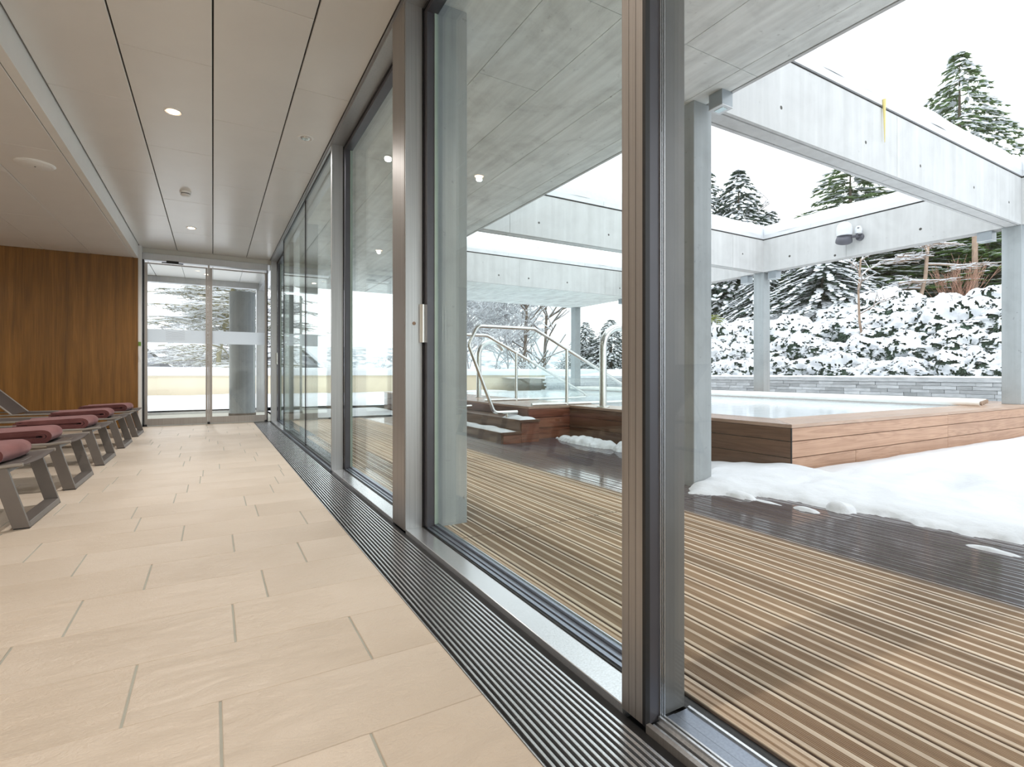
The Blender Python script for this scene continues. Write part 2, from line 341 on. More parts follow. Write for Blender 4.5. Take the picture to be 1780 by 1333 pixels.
# ================================================================ ROOM SHELL
floor = struct('floor', B(-6, XF-.263, -5, YE, -.12, -.003), M['grout'])
floor['label'] = 'beige stone tiled floor of the pool corridor'; floor['category'] = 'floor'
offs = [.305, .016, .389, .059, .172, .347, .084, .439, .223]
rng = random.Random(4); P_ = .2972; L_ = .5695; X1 = XF-.263
r0 = .865-P_*20; stuff = MB()
tmesh = {}
def tile_mesh(w_, l_):
    k = (round(w_, 3), round(l_, 3))
    if k not in tmesh:
        b_ = .0015; a, c = w_/2-.0012, l_/2-.0007
        mb = MB(); mb.v = [(-a,-c,-.008),(a,-c,-.008),(a,c,-.008),(-a,c,-.008),(-a,-c,-b_),(a,-c,-b_),(a,c,-b_),(-a,c,-b_),(-a+b_,-c+b_,0),(a-b_,-c+b_,0),(a-b_,c-b_,0),(-a+b_,c-b_,0)]
        mb.f = [(8,9,10,11)]+[(i,(i+1)%4,4+(i+1)%4,4+i) for i in range(4)]+[(4+i,4+(i+1)%4,8+(i+1)%4,8+i) for i in range(4)]
        tmesh[k] = mb.mesh('tile', M['tile'])
    return tmesh[k]
ntile = 0
for k in range(60):
    y0 = r0+k*P_; y1 = y0+P_
    if y0 > YE: break
    y1 = min(y1, YE); y0 = max(y0, -5)
    if y1-y0 < .03: continue
    j = k-20; o_ = offs[j] if 0 <= j < len(offs) else rng.uniform(0, L_)
    xs = [X1]; x = o_ % L_
    while x > X1-.02: x -= L_
    while x > -6: xs.append(x); x -= L_
    xs.append(-6)
    for xa, xb in zip(xs[1:], xs):
        if xb-xa < .01: continue
        if .5 < y0 and xa > -.62-.25*y0 and ntile < 290:
            put('tile', tile_mesh(xb-xa-.0035, y1-y0), floor, ((xa+xb)/2, (y0+y1)/2, 0)); ntile += 1
        else: stuff.box(xa+.003, xb-.003, y0+.0008, y1-.0008, -.008, 0)
obj('tile_field', stuff, M['tile'], floor, kind='stuff')
# ceiling: dark void above, panels hung below with open joints
ceil = struct('ceiling', B(-6, XF, -5, YE+.02, HC+.021, HC+.1), M['dark_gap'])
ceil['label'] = 'white metal panel ceiling of the corridor'; ceil['category'] = 'ceiling'
pm = {}
def panel(xa, xb, ya, yb, z, g=.009, gy=.0035):
    k = (round(xb-xa, 3), round(yb-ya, 3))
    if k not in pm:
        a, c = (xb-xa)/2-g/2, (yb-ya)/2-gy/2; mb = MB(); e = .002
        mb.v = [(-a,-c,.02),(a,-c,.02),(a,c,.02),(-a,c,.02),(-a,-c,e),(a,-c,e),(a,c,e),(-a,c,e),(-a+e,-c+e,0),(a-e,-c+e,0),(a-e,c-e,0),(-a+e,c-e,0)]
        mb.f = [(11,10,9,8),(0,1,2,3)]+[(i,4+i,4+(i+1)%4,(i+1)%4) for i in range(4)]+[(4+i,8+i,8+(i+1)%4,4+(i+1)%4) for i in range(4)]
        pm[k] = mb.mesh('panel', M['panel'])
    put('panel', pm[k], ceil, ((xa+xb)/2, (ya+yb)/2, z))
cols = [(-.955, -.48, 4.505), (-.48, 0, 3.75), (0, .48, 4.515), (.48, XF-.012, 3.745)]
for xa, xb, ph in cols:
    y = ph-1.54*6
    while y < YE:
        a, b_ = max(y, -5), min(y+1.54, YE-.02)
        if b_-a > .05: panel(xa, xb, a, b_, HC)
        y += 1.54
for xa, xb, ph in [(-1.51, -1.02, 6.78), (-2.02, -1.51, 5.97), (-2.52, -2.02, 6.78), (-3.02, -2.52, 5.97), (-3.52, -3.02, 6.78), (-4.02, -3.52, 5.97), (-4.52, -4.02, 6.78), (-5.02, -4.52, 5.97), (-6, -5.02, 6.78)]:
    y = ph-1.54*8
    while y < 9.44:
        a, b_ = max(y, -5), min(y+1.54, 9.44)
        if b_-a > .05: panel(xa, xb, a, b_, HL, .006)
        y += 1.54
obj('backing', B(-6, -.975, -5, 9.46, HL+.03, HC+.03), M['dark_gap'], ceil)
bulk = struct('trim_1', MB().box(-1.02+.004, -.96, -5, 9.46, HL, HC+.03), M['white'])
bulk['label'] = 'white painted step between the two ceiling heights'; bulk['category'] = 'trim'
wl = struct('wall_left', B(-6.1, -6, -5, YE, 0, HC), M['plaster'])
wr = struct('wall_rear', B(-6.1, 1.1, -5.1, -5, 0, HC), M['plaster'])
wf = struct('wall_far', B(-6, -.965, 9.45, 9.62, 0, HL+.02), M['walnut']); wf['label'] = 'walnut veneered end wall behind the loungers'; wf['category'] = 'wall'
obj('recessed_base', B(-6, -.97, 9.445, 9.46, 0, .012), M['dark_gap'], wf)
tr = struct('trim_2', B(-.965, -.925, 9.50, 9.70, 0, HC), M['white']); tr['label'] = 'white reveal beside the end door'; tr['category'] = 'trim'
struct('trim_3', B(-1.0, XF+.1, YE+.0, YE+.06, 2.645, HC+.03), M['plaster'])
# ================================================================ END DOOR
ZT = 2.64
door = thing('door_1', 'glazed double sliding door with frosted band closing the corridor end', 'door', (0, YE, 0), kind='structure')
def D(name, mb, mat, **k): return obj(name, mb, mat, door, **k)
D('header', B(-.925, .80, 9.60, 9.72, 2.535, ZT), M['alu'], bevel=.002)
D('jamb', B(-.925, -.905, 9.60, 9.72, 0, 2.54), M['gasket'])
D('jamb', B(.79, .80, 9.60, 9.72, 0, 2.54), M['gasket'])
for xa, xb in ((-.90, -.072), (-.044, .785)):
    lf = D('door_leaf', MB().box(xa, xa+.035, 9.63, 9.67, .01, 2.50).box(xb-.028, xb, 9.63, 9.67, .01, 2.50).box(xa+.035, xb-.028, 9.63, 9.67, .01, .115).box(xa+.035, xb-.028, 9.63, 9.67, 2.485, 2.50), M['champagne'])
    obj('pane', B(xa+.035, xb-.028, 9.645, 9.657, .115, 2.485), M['glass'], lf)
    fb = obj('frosted_band', B(xa+.035, xb-.028, 9.6435, 9.6447, 1.285, 1.492), M['frost'], lf)
D('centre_stile', B(-.068, -.046, 9.62, 9.675, 0, 2.53), M['champagne'])
D('floor_guide', MB().box(-.925, -.87, 9.60, 9.69, 0, .03).box(-.075, -.04, 9.61, 9.69, 0, .035).box(.755, .80, 9.60, 9.69, 0, .03), M['gasket'])
sn = D('sensor', MB().box(-.62, -.46, 9.575, 9.60, 2.515, 2.545).box(-.68, -.40, 9.59, 9.60, 2.505, 2.52), M['gasket'])
ln = MB()
for i in range(6):
    pts = []
    for q in range(9):
        t = q/8; x = -.63+.25*t; z = 1.465-.027*i-(.035*(1-i*.16))*math.sin(t*math.pi)*(.6)+.012*t; pts.append((x, 9.6425, z))
    for a, b_ in zip(pts, pts[1:]): ln.quad((a[0], a[1], a[2]-.0022), (b_[0], b_[1], b_[2]-.0022), (b_[0], b_[1], b_[2]+.0022), (a[0], a[1], a[2]+.0022))
D('curved_line_emblem', ln, M['frost_line'])
sw = thing('wall_switch', 'small green lit switch on the white reveal beside the end door', 'switch', (-.945, 9.50, 1.2))
obj('plate', B(-.962, -.930, 9.494, 9.50, 1.22, 1.28), M['leaf_bright'], sw)
sw = thing('wall_switch', 'white switch plate below the green switch beside the end door', 'switch', (-.945, 9.50, 1.0))
obj('plate', MB().box(-.962, -.930, 9.494, 9.50, .99, 1.08).box(-.952, -.940, 9.490, 9.494, 1.01, 1.05), M['white'], sw)
# ================================================================ FACADE
# posts
posts = [('trim_4', .879, .948), ('trim_5', 2.562, 2.776), ('trim_6', 4.448, 4.49), ('trim_7', 9.60, 9.70), ('trim_8', -.90, -.83), ('trim_9', -2.7, -2.63)]
for nm, a, b_ in posts:
    if nm in ('trim_4', 'trim_8', 'trim_9'):
        p = struct(nm, MB().box(XF, XF+.012, a, a+.0215, 0, HC-.02).box(XF, XF+.012, a+.023, a+.0445, 0, HC-.02).box(XF, XF+.012, a+.046, b_, 0, HC-.02).box(XF+.004, XF+.10, a+.004, b_-.002, 0, HC-.02), M['champagne'])
    else:
        p = struct(nm, MB().box(XF, XF+.094, a, b_, 0, HC-.02), M['alu'])
    if nm == 'trim_5':
        obj('cover_strip', B(XF-.003, XF, a+.012, b_-.004, 0, HC-.02), M['champagne'], p)
        obj('cylinder_lock', MB().lathe([(.009, 0), (.009, .003), (.006, .004)], (XF+.045, a, 1.06), 14, 'y'), M['bark_warm'], p, smooth=True)
    if nm == 'trim_4':
        obj('side_cover', MB().box(XF+.014, XF+.046, .872, .88, 0, HC-.03), M['stile'], p)
        obj('glazing_bead', MB().box(XF+.046, XF+.0475, .868, .88, 0, HC-.03).box(XF+.052, XF+.0535, .868, .88, 0, HC-.03).box(XF+.058, XF+.06, .868, .88, 0, HC-.03), M['alu_light'], p)
        obj('outer_cover', MB().box(XF+.0605, .985, .878, .92, 0, HC-.03), M['cover'], p)
        obj('gasket', B(XF-.001, XF+.013, .869, .8785, 0, HC-.03), M['gasket'], p)
    p['category'] = 'window post'; p['label'] = {'trim_4': 'champagne anodised post of three ribs nearest the viewer', 'trim_5': 'wide metal post carrying the lock beside the door handle', 'trim_6': 'grey metal post between deep framed pane and flush glass', 'trim_7': 'grey metal post in the corner by the end door', 'trim_8': 'ribbed facade post behind the viewer', 'trim_9': 'ribbed facade post farthest behind the viewer'}[nm]
# head rail and sills
hd = struct('trim_10', MB().box(XF, 1.02, -5, 9.7, HC-.025, HC+.05).box(XF-.012, XF, -5, 9.7, HC-.006, HC+.05), M['alu']); hd['label'] = 'grey metal head rail above the facade glazing'; hd['category'] = 'trim'
obj('gasket', B(XF+.094, XF+.104, -5, 9.7, HC-.04, HC-.025), M['gasket'], hd)
def deep_window(n, y0, y1, handle_y=None, label='', glassm='glass_green'):
    win = thing(n, label, 'window', (XF, (y0+y1)/2, 0), kind='structure')
    def W(name, mb, mat, **k): return obj(name, mb, mat, win, **k)
    W('sill', B(XF, XF+.088, y0, y1, -.03, .010), M['alu_light'], bevel=.002)
    W('gasket', MB().box(XF+.088, XF+.096, y0, y1, -.03, .013).box(XF+.088, XF+.096, y1-.006, y1, .013, HC-.03), M['gasket'])
    lf = W('leaf_frame', MB().box(.948, 1.004, y0, y0+.06, .012, HC-.03).box(.948, 1.004, y1-.05, y1, .012, HC-.03).box(.948, 1.004, y0+.06, y1-.05, HC-.07, HC-.03), M['stile'])
    obj('bottom_rail', MB().box(.948, .962, y0, y1, .004, .016).box(.966, .985, y0, y1, .004, .020).box(.988, 1.004, y0, y1, .004, .030), M['track'], lf)
    obj('rail_bead', B(1.004, 1.008, y0, y1, .028, .034), M['alu_light'], lf)
    obj('pane', B(.990, .998, y0+.055, y1-.0505, .02, HC-.06), M[glassm], lf)
    obj('pane_edge', B(.986, 1.003, y1-.056, y1-.0508, .03, HC-.07), M['glass_edge'], lf)
    if handle_y:
        h = W('door_handle', MB().prism([(.922, handle_y-.012), (.934, handle_y-.024), (.948, handle_y-.024), (.948, handle_y+.004), (.940, handle_y-.008), (.922, handle_y-.004)], 'z', .962, 1.158), M['steel'])
    return win
def flush_window(n, y0, y1, label, x=.872):
    win = thing(n, label, 'window', (XF, (y0+y1)/2, 0), kind='structure')
    obj('pane', B(x, x+.008, y0+.006, y1-.006, .02, HC-.03), M['glass_green' if n != 'window_6' else 'glass'], win)
    obj('gasket', MB().box(x-.004, x+.014, y0-.001, y0+.008, .0, HC-.03).box(x-.004, x+.014, y1-.008, y1+.001, 0, HC-.03).box(x-.004, x+.014, y0, y1, .0, .022).box(x-.004, x+.014, y0, y1, HC-.034, HC-.024), M['gasket'], win)
    obj('sill', MB().box(XF, x-.004, y0, y1, -.03, .006), M['track'], win)
    return win
deep_window('window_1', .948, 2.562, 2.562, 'tall sliding glass leaf with upright metal handle, deep white sill')
deep_window('window_2', 2.776, 4.448, None, 'narrow looking deep framed pane behind the wide lock post')
flush_window('window_3', 4.49, 6.02, 'frameless flush pane between grey post and black joint')
flush_window('window_4', 6.02, 8.02, 'frameless flush pane between black joint and farthest deep frame')
deep_window('window_5', 8.02, 9.60, 9.60, 'farthest sliding glass leaf by the end door with small handle')
# near pane: flush glass over open track, runs on behind the viewer
for n, a, b_ in (('window_6', -.83, .8685), ('window_7', -2.63, -.90), ('window_8', -5.0, -2.70)):
    win = thing(n, {'window_6': 'nearest large pane with blue grey outer sill over the ribbed deck', 'window_7': 'facade pane behind the viewer', 'window_8': 'last facade pane behind the viewer'}[n], 'window', (XF, (a+b_)/2, 0), kind='structure')
    obj('pane', B(.896, .902, a, b_, .012, HC-.03), M['glass'], win)
    obj('inner_rim', MB().box(XF, XF+.012, a, b_, -.03, .006), M['champagne'], win)
    obj('rail_bed', MB().box(XF+.012, .892, a, b_, -.03, -.012), M['gasket'], win)
    obj('rail', MB().box(XF+.020, XF+.026, a, b_, -.012, -.001).box(XF+.033, XF+.039, a, b_, -.012, .0).box(.889, .895, a, b_, -.02, .012).box(.903, .908, a, b_, -.02, .010), M['alu_light'], win)
    obj('outer_sill', MB().box(.908, .94, a, b_, -.03, .002).box(.943, .985, a, b_, -.03, .0), M['track'], win)
    obj('drip_edge', B(.985, .992, a, b_, -.03, .004), M['alu_light'], win)
kerb = struct('trim_11', MB().box(XF, 1.03, -5, 9.7, -.2, -.031).box(.993, 1.03, -5, 9.7, -.031, -.008), M['gasket'])
kerb['label'] = 'dark threshold strip between facade and deck'; kerb['category'] = 'threshold'
# ================================================================ FLOOR GRATING
gr = thing('floor_grating', 'long silver slatted floor grating along the foot of the facade', 'grating', (.72, 4.5, 0))
obj('channel', MB().box(X1, XF, -5, 9.6, -.09, -.075).box(X1, X1+.004, -5, 9.6, -.075, .0).box(XF-.03, XF-.001, -5, 9.6, -.075, -.012), M['gasket'], gr)
obj('edge_strip', B(X1-.0025, X1+.0005, -5, 9.6, -.02, .0012), M['alu_light'], gr)
x = X1+.016; sl = None
while x < XF-.035:
    mb = MB().prism([(x-.0035, -.001), (x-.0025, -.017), (x+.0015, -.017), (x+.0035, -.001), (x+.003, 0), (x-.003, 0)][::-1], 'y', -5, 9.6)
    obj('slat', mb, M['alu_light'], gr); x += .0160
for k in range(56):
    y = -4.2+k*.25
    if y < 9.5: obj('cross_rod', MB().tube([(X1+.006, y, -.012), (XF-.032, y, -.012)], .0042, 6), M['gasket'], gr)
# ================================================================ CEILING FITTINGS
def downlight(x, y, label, lit=True, z=HC):
    t = thing('downlight', label, 'downlight', (x, y, z))
    obj('trim_ring', MB().lathe([(.040, -.001), (.052, -.006), (.060, -.003), (.061, .001)], (x, y, z), 28), M['white'], t, smooth=True)
    ring = obj('bulb', MB().lathe([(.020, -.0085), (.033, -.0075), (.036, -.003)], (x, y, z), 20), M['bulb' if lit else 'bulb_off'], t, smooth=True)
    if lit:
        lo = spot('downlight_beam', 0, 0, -.03, DLP, DLC); lo.parent = t
    return t
downlight(-.252, 4.53, 'lit recessed downlight in the panel row nearer the viewer')
downlight(-.245, 8.02, 'small lit downlight near the end door, beyond the smoke detector')
downlight(.653, 4.503, 'recessed downlight with a dim clear bulb beside the facade', False)
spot('dim_beam', .653, 4.503, 2.69, DLP*.5, DLC)
sd = thing('smoke_detector', 'round white smoke detector between the two lit downlights', 'smoke detector', (-.25, 6.47, HC))
obj('base', MB().lathe([(.050, -.018), (.052, -.016), (.053, 0)], (-.25, 6.47, HC), 24), M['white'], sd, smooth=True)
obj('slot_ring', MB().lathe([(.040, -.026), (.042, -.018)], (-.25, 6.47, HC), 24), M['dark_gap'], sd, smooth=True)
obj('dome', MB().lathe([(.020, -.046), (.036, -.042), (.046, -.034), (.047, -.026)], (-.25, 6.47, HC), 24), M['white'], sd, smooth=True)
sp_ = thing('ceiling_speaker', 'large round white speaker disc in the lowered ceiling', 'speaker', (-1.262, 5.64, HL))
obj('rim', MB().lathe([(.105, -.014), (.118, -.013), (.130, -.002), (.130, .001)], (-1.262, 5.64, HL), 32), M['white'], sp_, smooth=True)
obj('grille', MB().lathe([(.030, -.021), (.085, -.019), (.100, -.014)], (-1.262, 5.64, HL), 32), M['white'], sp_, smooth=True)
obj('screw', MB().lathe([(.006, -.024), (.007, -.020)], (-1.262, 5.64, HL), 10), M['gasket'], sp_)
# ================================================================ LOUNGERS AND TOWELS
def lounger():
    t = thing('sun_lounger', '', 'sun lounger', (0, 0, 0))
    W_ = .63
    def legframe(xb, s):   # slanted closed loop of flat bar, s: lean
        mb = MB(); th = .022; bw = .068
        def px(z, e): return xb-s*(.092*z/.325)+e
        for (ya, yb) in ((0, th), (W_-th, W_)):
            n = len(mb.v)
            for z in (0.006, .322):
                for (e, yy) in ((-bw, ya), (0, ya), (0, yb), (-bw, yb)): mb.v.append((px(z, e), yy, z))
            mb.f += [tuple(n+i for i in q) for q in ((3,2,1,0),(4,5,6,7),(0,1,5,4),(1,2,6,5),(2,3,7,6),(3,0,4,7))]
        for (za, zb) in ((.004, .004+th+.006), (.296, .322)):
            n = len(mb.v)
            for z in (za, zb):
                for (e, yy) in ((-bw, th*.98), (0, th*.98), (0, W_-th*.98), (-bw, W_-th*.98)): mb.v.append((px(z, e), yy, z))
            mb.f += [tuple(n+i for i in q) for q in ((3,2,1,0),(4,5,6,7),(0,1,5,4),(1,2,6,5),(2,3,7,6),(3,0,4,7))]
        return mb
    l = obj('leg_frame', legframe(0, 1), M['lounger'], t, bevel=.0015)
    for g0 in (0, W_-.022): obj('glide', MB().box(-.066, -.002, g0, g0+.022, 0, .006), M['gasket'], l)
    l = obj('leg_frame', legframe(-1.62, -1), M['lounger'], t, bevel=.0015)
    # side rails with upturned tips
    for yy in (.0, W_):
        obj('side_rail', MB().tube(fillet([(-.028, yy, .333), (-.07, yy, .331), (-.14, yy, .322), (-1.80, yy, .322)], .05), .010, 10), M['lounger_light'], t, smooth=True)
    sl = MB(); nx, ny = 30, 10
    def zs(u, v): return .3335-.012*math.sin(math.pi*v)-.010*math.sin(math.pi*min(1, u*1.0))-(.006 if u > .1 else 0)*1
    for sgn in (0, -1):
        for i in range(nx+1):
            for j in range(ny+1):
                u, v_ = i/nx, j/ny; sl.v.append((-.032-u*1.16, v_*W_, zs(u, v_)+sgn*.006))
    q = (nx+1)*(ny+1)
    for i in range(nx):
        for j in range(ny):
            a = i*(ny+1)+j; sl.f.append((a, a+1, a+ny+2, a+ny+1)); sl.f.append((q+a, q+a+ny+1, q+a+ny+2, q+a+1))
    for j in range(ny): sl.f.append((j, q+j, q+j+1, j+1)); a = nx*(ny+1)+j; sl.f.append((a, a+1, q+a+1, q+a))
    for i in range(nx): a = i*(ny+1); sl.f.append((a, a+ny+1, q+a+ny+1, q+a)); a += ny; sl.f.append((a, q+a, q+a+ny+1, a+ny+1))
    obj('seat', sl, M['sling'], t, smooth='all')
    a = R(46); bl = .80; h = Vector((-1.20, 0, .327)); e = Vector((-math.cos(a)*bl, 0, math.sin(a)*bl)); nrm = Vector((math.sin(a), 0, math.cos(a)))
    br = obj('backrest', MB().prism([(h.x, h.z), ((h+e).x, (h+e).z), ((h+e-nrm*.008).x, (h+e-nrm*.008).z), ((h-nrm*.008).x, (h-nrm*.008).z)], 'y', .008, W_-.008), M['sling'], t)
    for yy in (0, W_): obj('backrest_rail', MB().tube([h+Vector((.0, yy, 0)), h+e+Vector((0, yy, 0))], .010, 8), M['lounger_light'], br, smooth=True)
    for yy in (.05, W_-.05): obj('prop_bar', MB().tube([((h+e*.6).x, yy, (h+e*.6).z-.01), (-1.70, yy, .325)], .007, 6), M['lounger'], t)
    return t
L0 = lounger()
def towel():
    mb = MB(); ly = .46; th = .0125
    def lay(r, L, sag, x0, cap):
        # one folded layer: a U lying on its side, open end towards -x
        cz = .047; o_pts = []; i_pts = []; n = 9
        o_pts.append((x0-L, cz+r-sag)); o_pts.append((x0-L*.45, cz+r-sag*.25)); i_pts.append((x0-L, cz+r-sag-th)); i_pts.append((x0-L*.45, cz+r-sag*.25-th))
        for k in range(n+1):
            a = math.pi/2-math.pi*k/n; o_pts.append((x0-r+math.cos(a)*r*1.25, cz+math.sin(a)*r)); i_pts.append((x0-r+math.cos(a)*(r-th)*1.25, cz+math.sin(a)*(r-th)))
        o_pts += [(x0-L, cz-r)]; i_pts += [(x0-L, cz-r+th)]
        n0 = len(mb.v); k = len(o_pts); wob = 6
        for j in range(wob+1):
            y = ly*j/wob; dx = .012*math.sin(j*1.3+r*60)-.006*(j == 0)
            for p in o_pts+i_pts: mb.v.append((p[0]+dx, y, p[1]+.003*math.sin(j*2.1+p[0]*9)))
        s = 2*k
        for j in range(wob):
            for i in range(k-1):
                a = n0+j*s+i; mb.f.append((a, a+1, a+s+1, a+s)); a += k; mb.f.append((a, a+s, a+s+1, a+1))
            a = n0+j*s; mb.f.append((a, a+s, a+s+k, a+k)); a = n0+j*s+k-1; mb.f.append((a, a+k, a+s+k, a+s))
        for i in range(k-1):
            a = n0+i; mb.f.append((a, a+k, a+k+1, a+1)); a = n0+wob*s+i; mb.f.append((a, a+1, a+k+1, a+k))
    lay(.047, .47, .020, 0, 0); lay(.0335, .42, .016, -.016, 0); lay(.0205, .46, .010, -.034, 0)
    mb.box(-.40, -.075, .01, ly-.01, .040, .054)
    return mb
tb = towel(); tme = tb.mesh('towel', M['towel'], smooth=True); tme.set_sharp_from_angle(angle=R(50))
ys = [3.58, 4.62, 5.72, 6.93, 8.10]
names = ['nearest the viewer, cut off by the picture edge', 'second in the row from the viewer', 'in the middle of the row of five', 'fourth in the row, next but one to the end door', 'at the far end of the row beside the end door']
tn = ['nearest the viewer', 'second from the viewer', 'in the middle of the row', 'next but one to the end door', 'beside the end door']
for i, y in enumerate(ys):
    t = L0 if i == 0 else copy_tree(L0)
    t.location = (-.82, y, 0); t['label'] = 'taupe mesh sun lounger '+names[i]; t['group'] = 'row of sun loungers'
    tw = put('folded_towel', tme, None, (-.955-(.02*(i % 2)), y+.085, .322)); tw.rotation_euler = (0, 0, R((-2, 3, -1, 2, -3)[i]))
    tag(tw, 'dusky red folded towel on the lounger '+tn[i], 'towel', 'folded towels on the loungers')

# ================================================================ OUTSIDE: ground, deck
ground = struct('ground', B(-60, 90, -40, 21.6, -.6, -.26), M['snow']); ground['label'] = 'snow covered ground around the terrace'; ground['category'] = 'ground'
deck = thing('deck', 'ribbed timber deck under the concrete roof, wet and dark along its outer side', 'deck', (0, 0, 0), kind='structure')
obj('substructure', B(1.03, 5.2, -5, 9.7, -.2, -.045), M['gasket'], deck)
def board_profile(w_, gd=-.0045):
    pts = [(0, -.028), (w_, -.028), (w_, -.0015), (w_-.0015, 0)]
    # right to left across the top: edge, grooves, centre strip, grooves, edge
    top = [(w_-.0015, 0)]
    ew, cw = .013, .014; zone = (w_-2*ew-cw)/2; ng = 7; g = zone/ng
    for z0 in (ew, ew+zone+cw):
        for k in range(ng):
            a = w_-z0-k*g
            top += [(a-g*.12, 0), (a-g*.30, gd), (a-g*.72, gd), (a-g*.90, 0)]
    top += [(.0015, 0), (0, -.0015)]
    return pts[:-1]+top
PB = .1315; bm_ = {}
xk = 1.095-PB
k = 0
while xk < 5.1:
    x0b, x1b = xk+.005, xk+PB-.005
    if x1b > 1.05:
        if x0b < 1.033: x0b = 1.033
        segs = [(-5, -1.9), (-1.894, 2.308), (2.318, 6.2), (6.206, 9.69)]
        for (a, b_) in segs:
            if x1b > 3.9 and a > 2.2: continue
            if a > 2: b_ = min(b_, 9.69)
            prof = [(p[0]+x0b, p[1]) for p in board_profile(x1b-x0b, -.0045 if x0b < 2.38 else -.0012)]
            obj('plank', MB().prism(prof, 'y', a, b_), M['deck'], deck)
    xk += PB; k += 1
# ================================================================ POOL
PX, PY, PZ = 3.963, 2.455, .40
pool = thing('swimming_pool', 'raised outdoor pool clad in larch planks with pale steaming water', 'pool', (6.5, 6.5, 0))
def PO(name, mb, mat, **k): return obj(name, mb, mat, pool, **k)
PO('basin', MB().box(PX+.03, 10.0, PY+.03, 2.87, 0, .36).box(PX+.03, 4.38, 2.87, 11.6, 0, .36).box(8.75, 10.0, 2.87, 11.6, 0, .36).box(4.38, 8.75, 11.2, 11.6, 0, .36).box(3.38, PX+.03, 5.43, 11.6, 0, .36).box(4.38, 8.75, 2.87, 11.2, 0, .2), M['conc_core'])
rows = [(.0, .129), (.135, .261), (.267, .368)]
for i, (za, zb) in enumerate(rows):
    js = [PX+.008, 4.911, 6.724, 9.4, 10.0] if i == 0 else [PX+.008, 6.724, 10.0]
    for a, b_ in zip(js, js[1:]): PO('plank', B(a+.002, b_-.002, PY, PY+.028, za, zb), M['larch_x'], bevel=.0015)
    PO('plank', B(PX, PX+.028, PY+.008, 5.40, za, zb), M['larch_y'], bevel=.0015)
    PO('plank', B(3.352, PX, 5.40, 5.428, za, zb), M['larch_red'], bevel=.0015)
    PO('plank', B(3.35, 3.378, 5.43, 8.4, za, zb), M['larch_y'], bevel=.0015)
    PO('plank', B(3.35, 3.378, 8.405, 11.6, za, zb), M['larch_y'], bevel=.0015)
PO('corner_post', B(PX-.001, PX+.008, PY-.001, PY+.008, 0, .372), M['gasket'])
# border boards, mitred at the corner
bw = .143
for k in range(3):
    i0, i1 = k*bw+(.002 if k else -.006), (k+1)*bw-.002
    for (xa, xb) in ((None, 6.723), (6.727, 10.0)):
        l0 = PX+i0 if xa is None else xa; l1 = PX+i1 if xa is None else xa
        PO('border_plank', MB().prism([(l0, PY+i0), (xb, PY+i0), (xb, PY+i1), (l1, PY+i1)], 'z', .372, .400), M['larch_top'])
    PO('border_plank', MB().prism([(PX+i0, PY+i0+.003), (PX+i1, PY+i1+.003), (PX+i1, 5.6), (PX+i0, 5.6)], 'z', .372, .400), M['larch_topy'])
    PO('border_plank', B(PX+i0, PX+i1, 5.604, 11.6, .372, .400), M['larch_topy'])
for k in range(4):
    a = 3.345+k*.154; PO('border_plank', B(a, a+.151, 5.395, 11.6, .372, .400), M['larch_topy'])
for k in range(9):
    a = 8.73+k*.141; PO('border_plank', B(a, a+.138, PY+.43, 11.6, .372, .400), M['larch_topy'])
PO('water', B(4.385, 8.75, 2.875, 11.25, .2, .378), M['water'])
# rolled-out cover tubes lying along the right side of the water
cov = thing('pool_cover', 'bundle of long white cover tubes lying along the far side of the water', 'pool cover', (8.3, 6, .4))
for k in range(4):
    xx = 8.05+k*.21; zt = .445
    obj('tube', MB().tube([(xx, 2.62+.05*k, zt), (xx, 10.9, zt)], .036, 10), M['tube_white'], cov, smooth=True)
    obj('end_cap', MB().tube([(xx, 2.60+.05*k, zt), (xx, 2.615+.05*k, zt)], .026, 8), M['bark_warm'], cov)
# steps
st = thing('pool_steps', 'two dark timber steps leading up to the pool edge', 'steps', (3.0, 6, 0))
for (xa, xb, z1) in ((2.84, 3.10, .133), (3.08, 3.345, .267)):
    obj('tread', B(xa-.012, xb, 5.16 if z1 < .2 else 5.14, 7.5, z1-.03, z1), M['larch_y'], st, bevel=.002)
    obj('riser', B(xa, xa+.025, 5.18, 7.5, 0, z1-.03), M['larch_y'], st)
    obj('end_board', B(xa+.025, xb, 5.17, 5.195, 0, z1-.03), M['larch_red'], st)
# snow on the steps
def ridge(name, x0, x1, y0, y1, z, h, seed, label, cat='snow'):
    mb = MB(); nx, ny = 14, max(10, int((y1-y0)/.04)); rg = seed*7.3
    for i in range(nx+1):
        for j in range(ny+1):
            u, v_ = i/nx, j/ny; e = (1-abs(2*u-1)**3)*(1-abs(2*v_-1)**12); wv = .65+.5*noise.noise(Vector((u*2+rg, v_*(y1-y0)*5, rg)))
            dx = .02*noise.noise(Vector((rg, v_*(y1-y0)*6, 3.3)))
            mb.v.append((x0+(x1-x0)*u+dx, y0+(y1-y0)*v_+.015*noise.noise(Vector((u*5, rg, v_))), z+max(0, e*h*wv)))
    for i in range(nx):
        for j in range(ny): a = i*(ny+1)+j; mb.f.append((a, a+ny+1, a+ny+2, a+1))
    o = obj(name, mb, M['snow'], smooth='all', kind='stuff'); o['label'] = label; o['category'] = cat; return o
ridge('snow', 2.835, 3.05, 5.17, 7.4, .133, .035, 1, 'thin snow lying on the lower pool step')
ridge('snow', 3.08, 3.32, 5.16, 5.62, .267, .045, 2, 'snow patch on the upper pool step below the handrail')
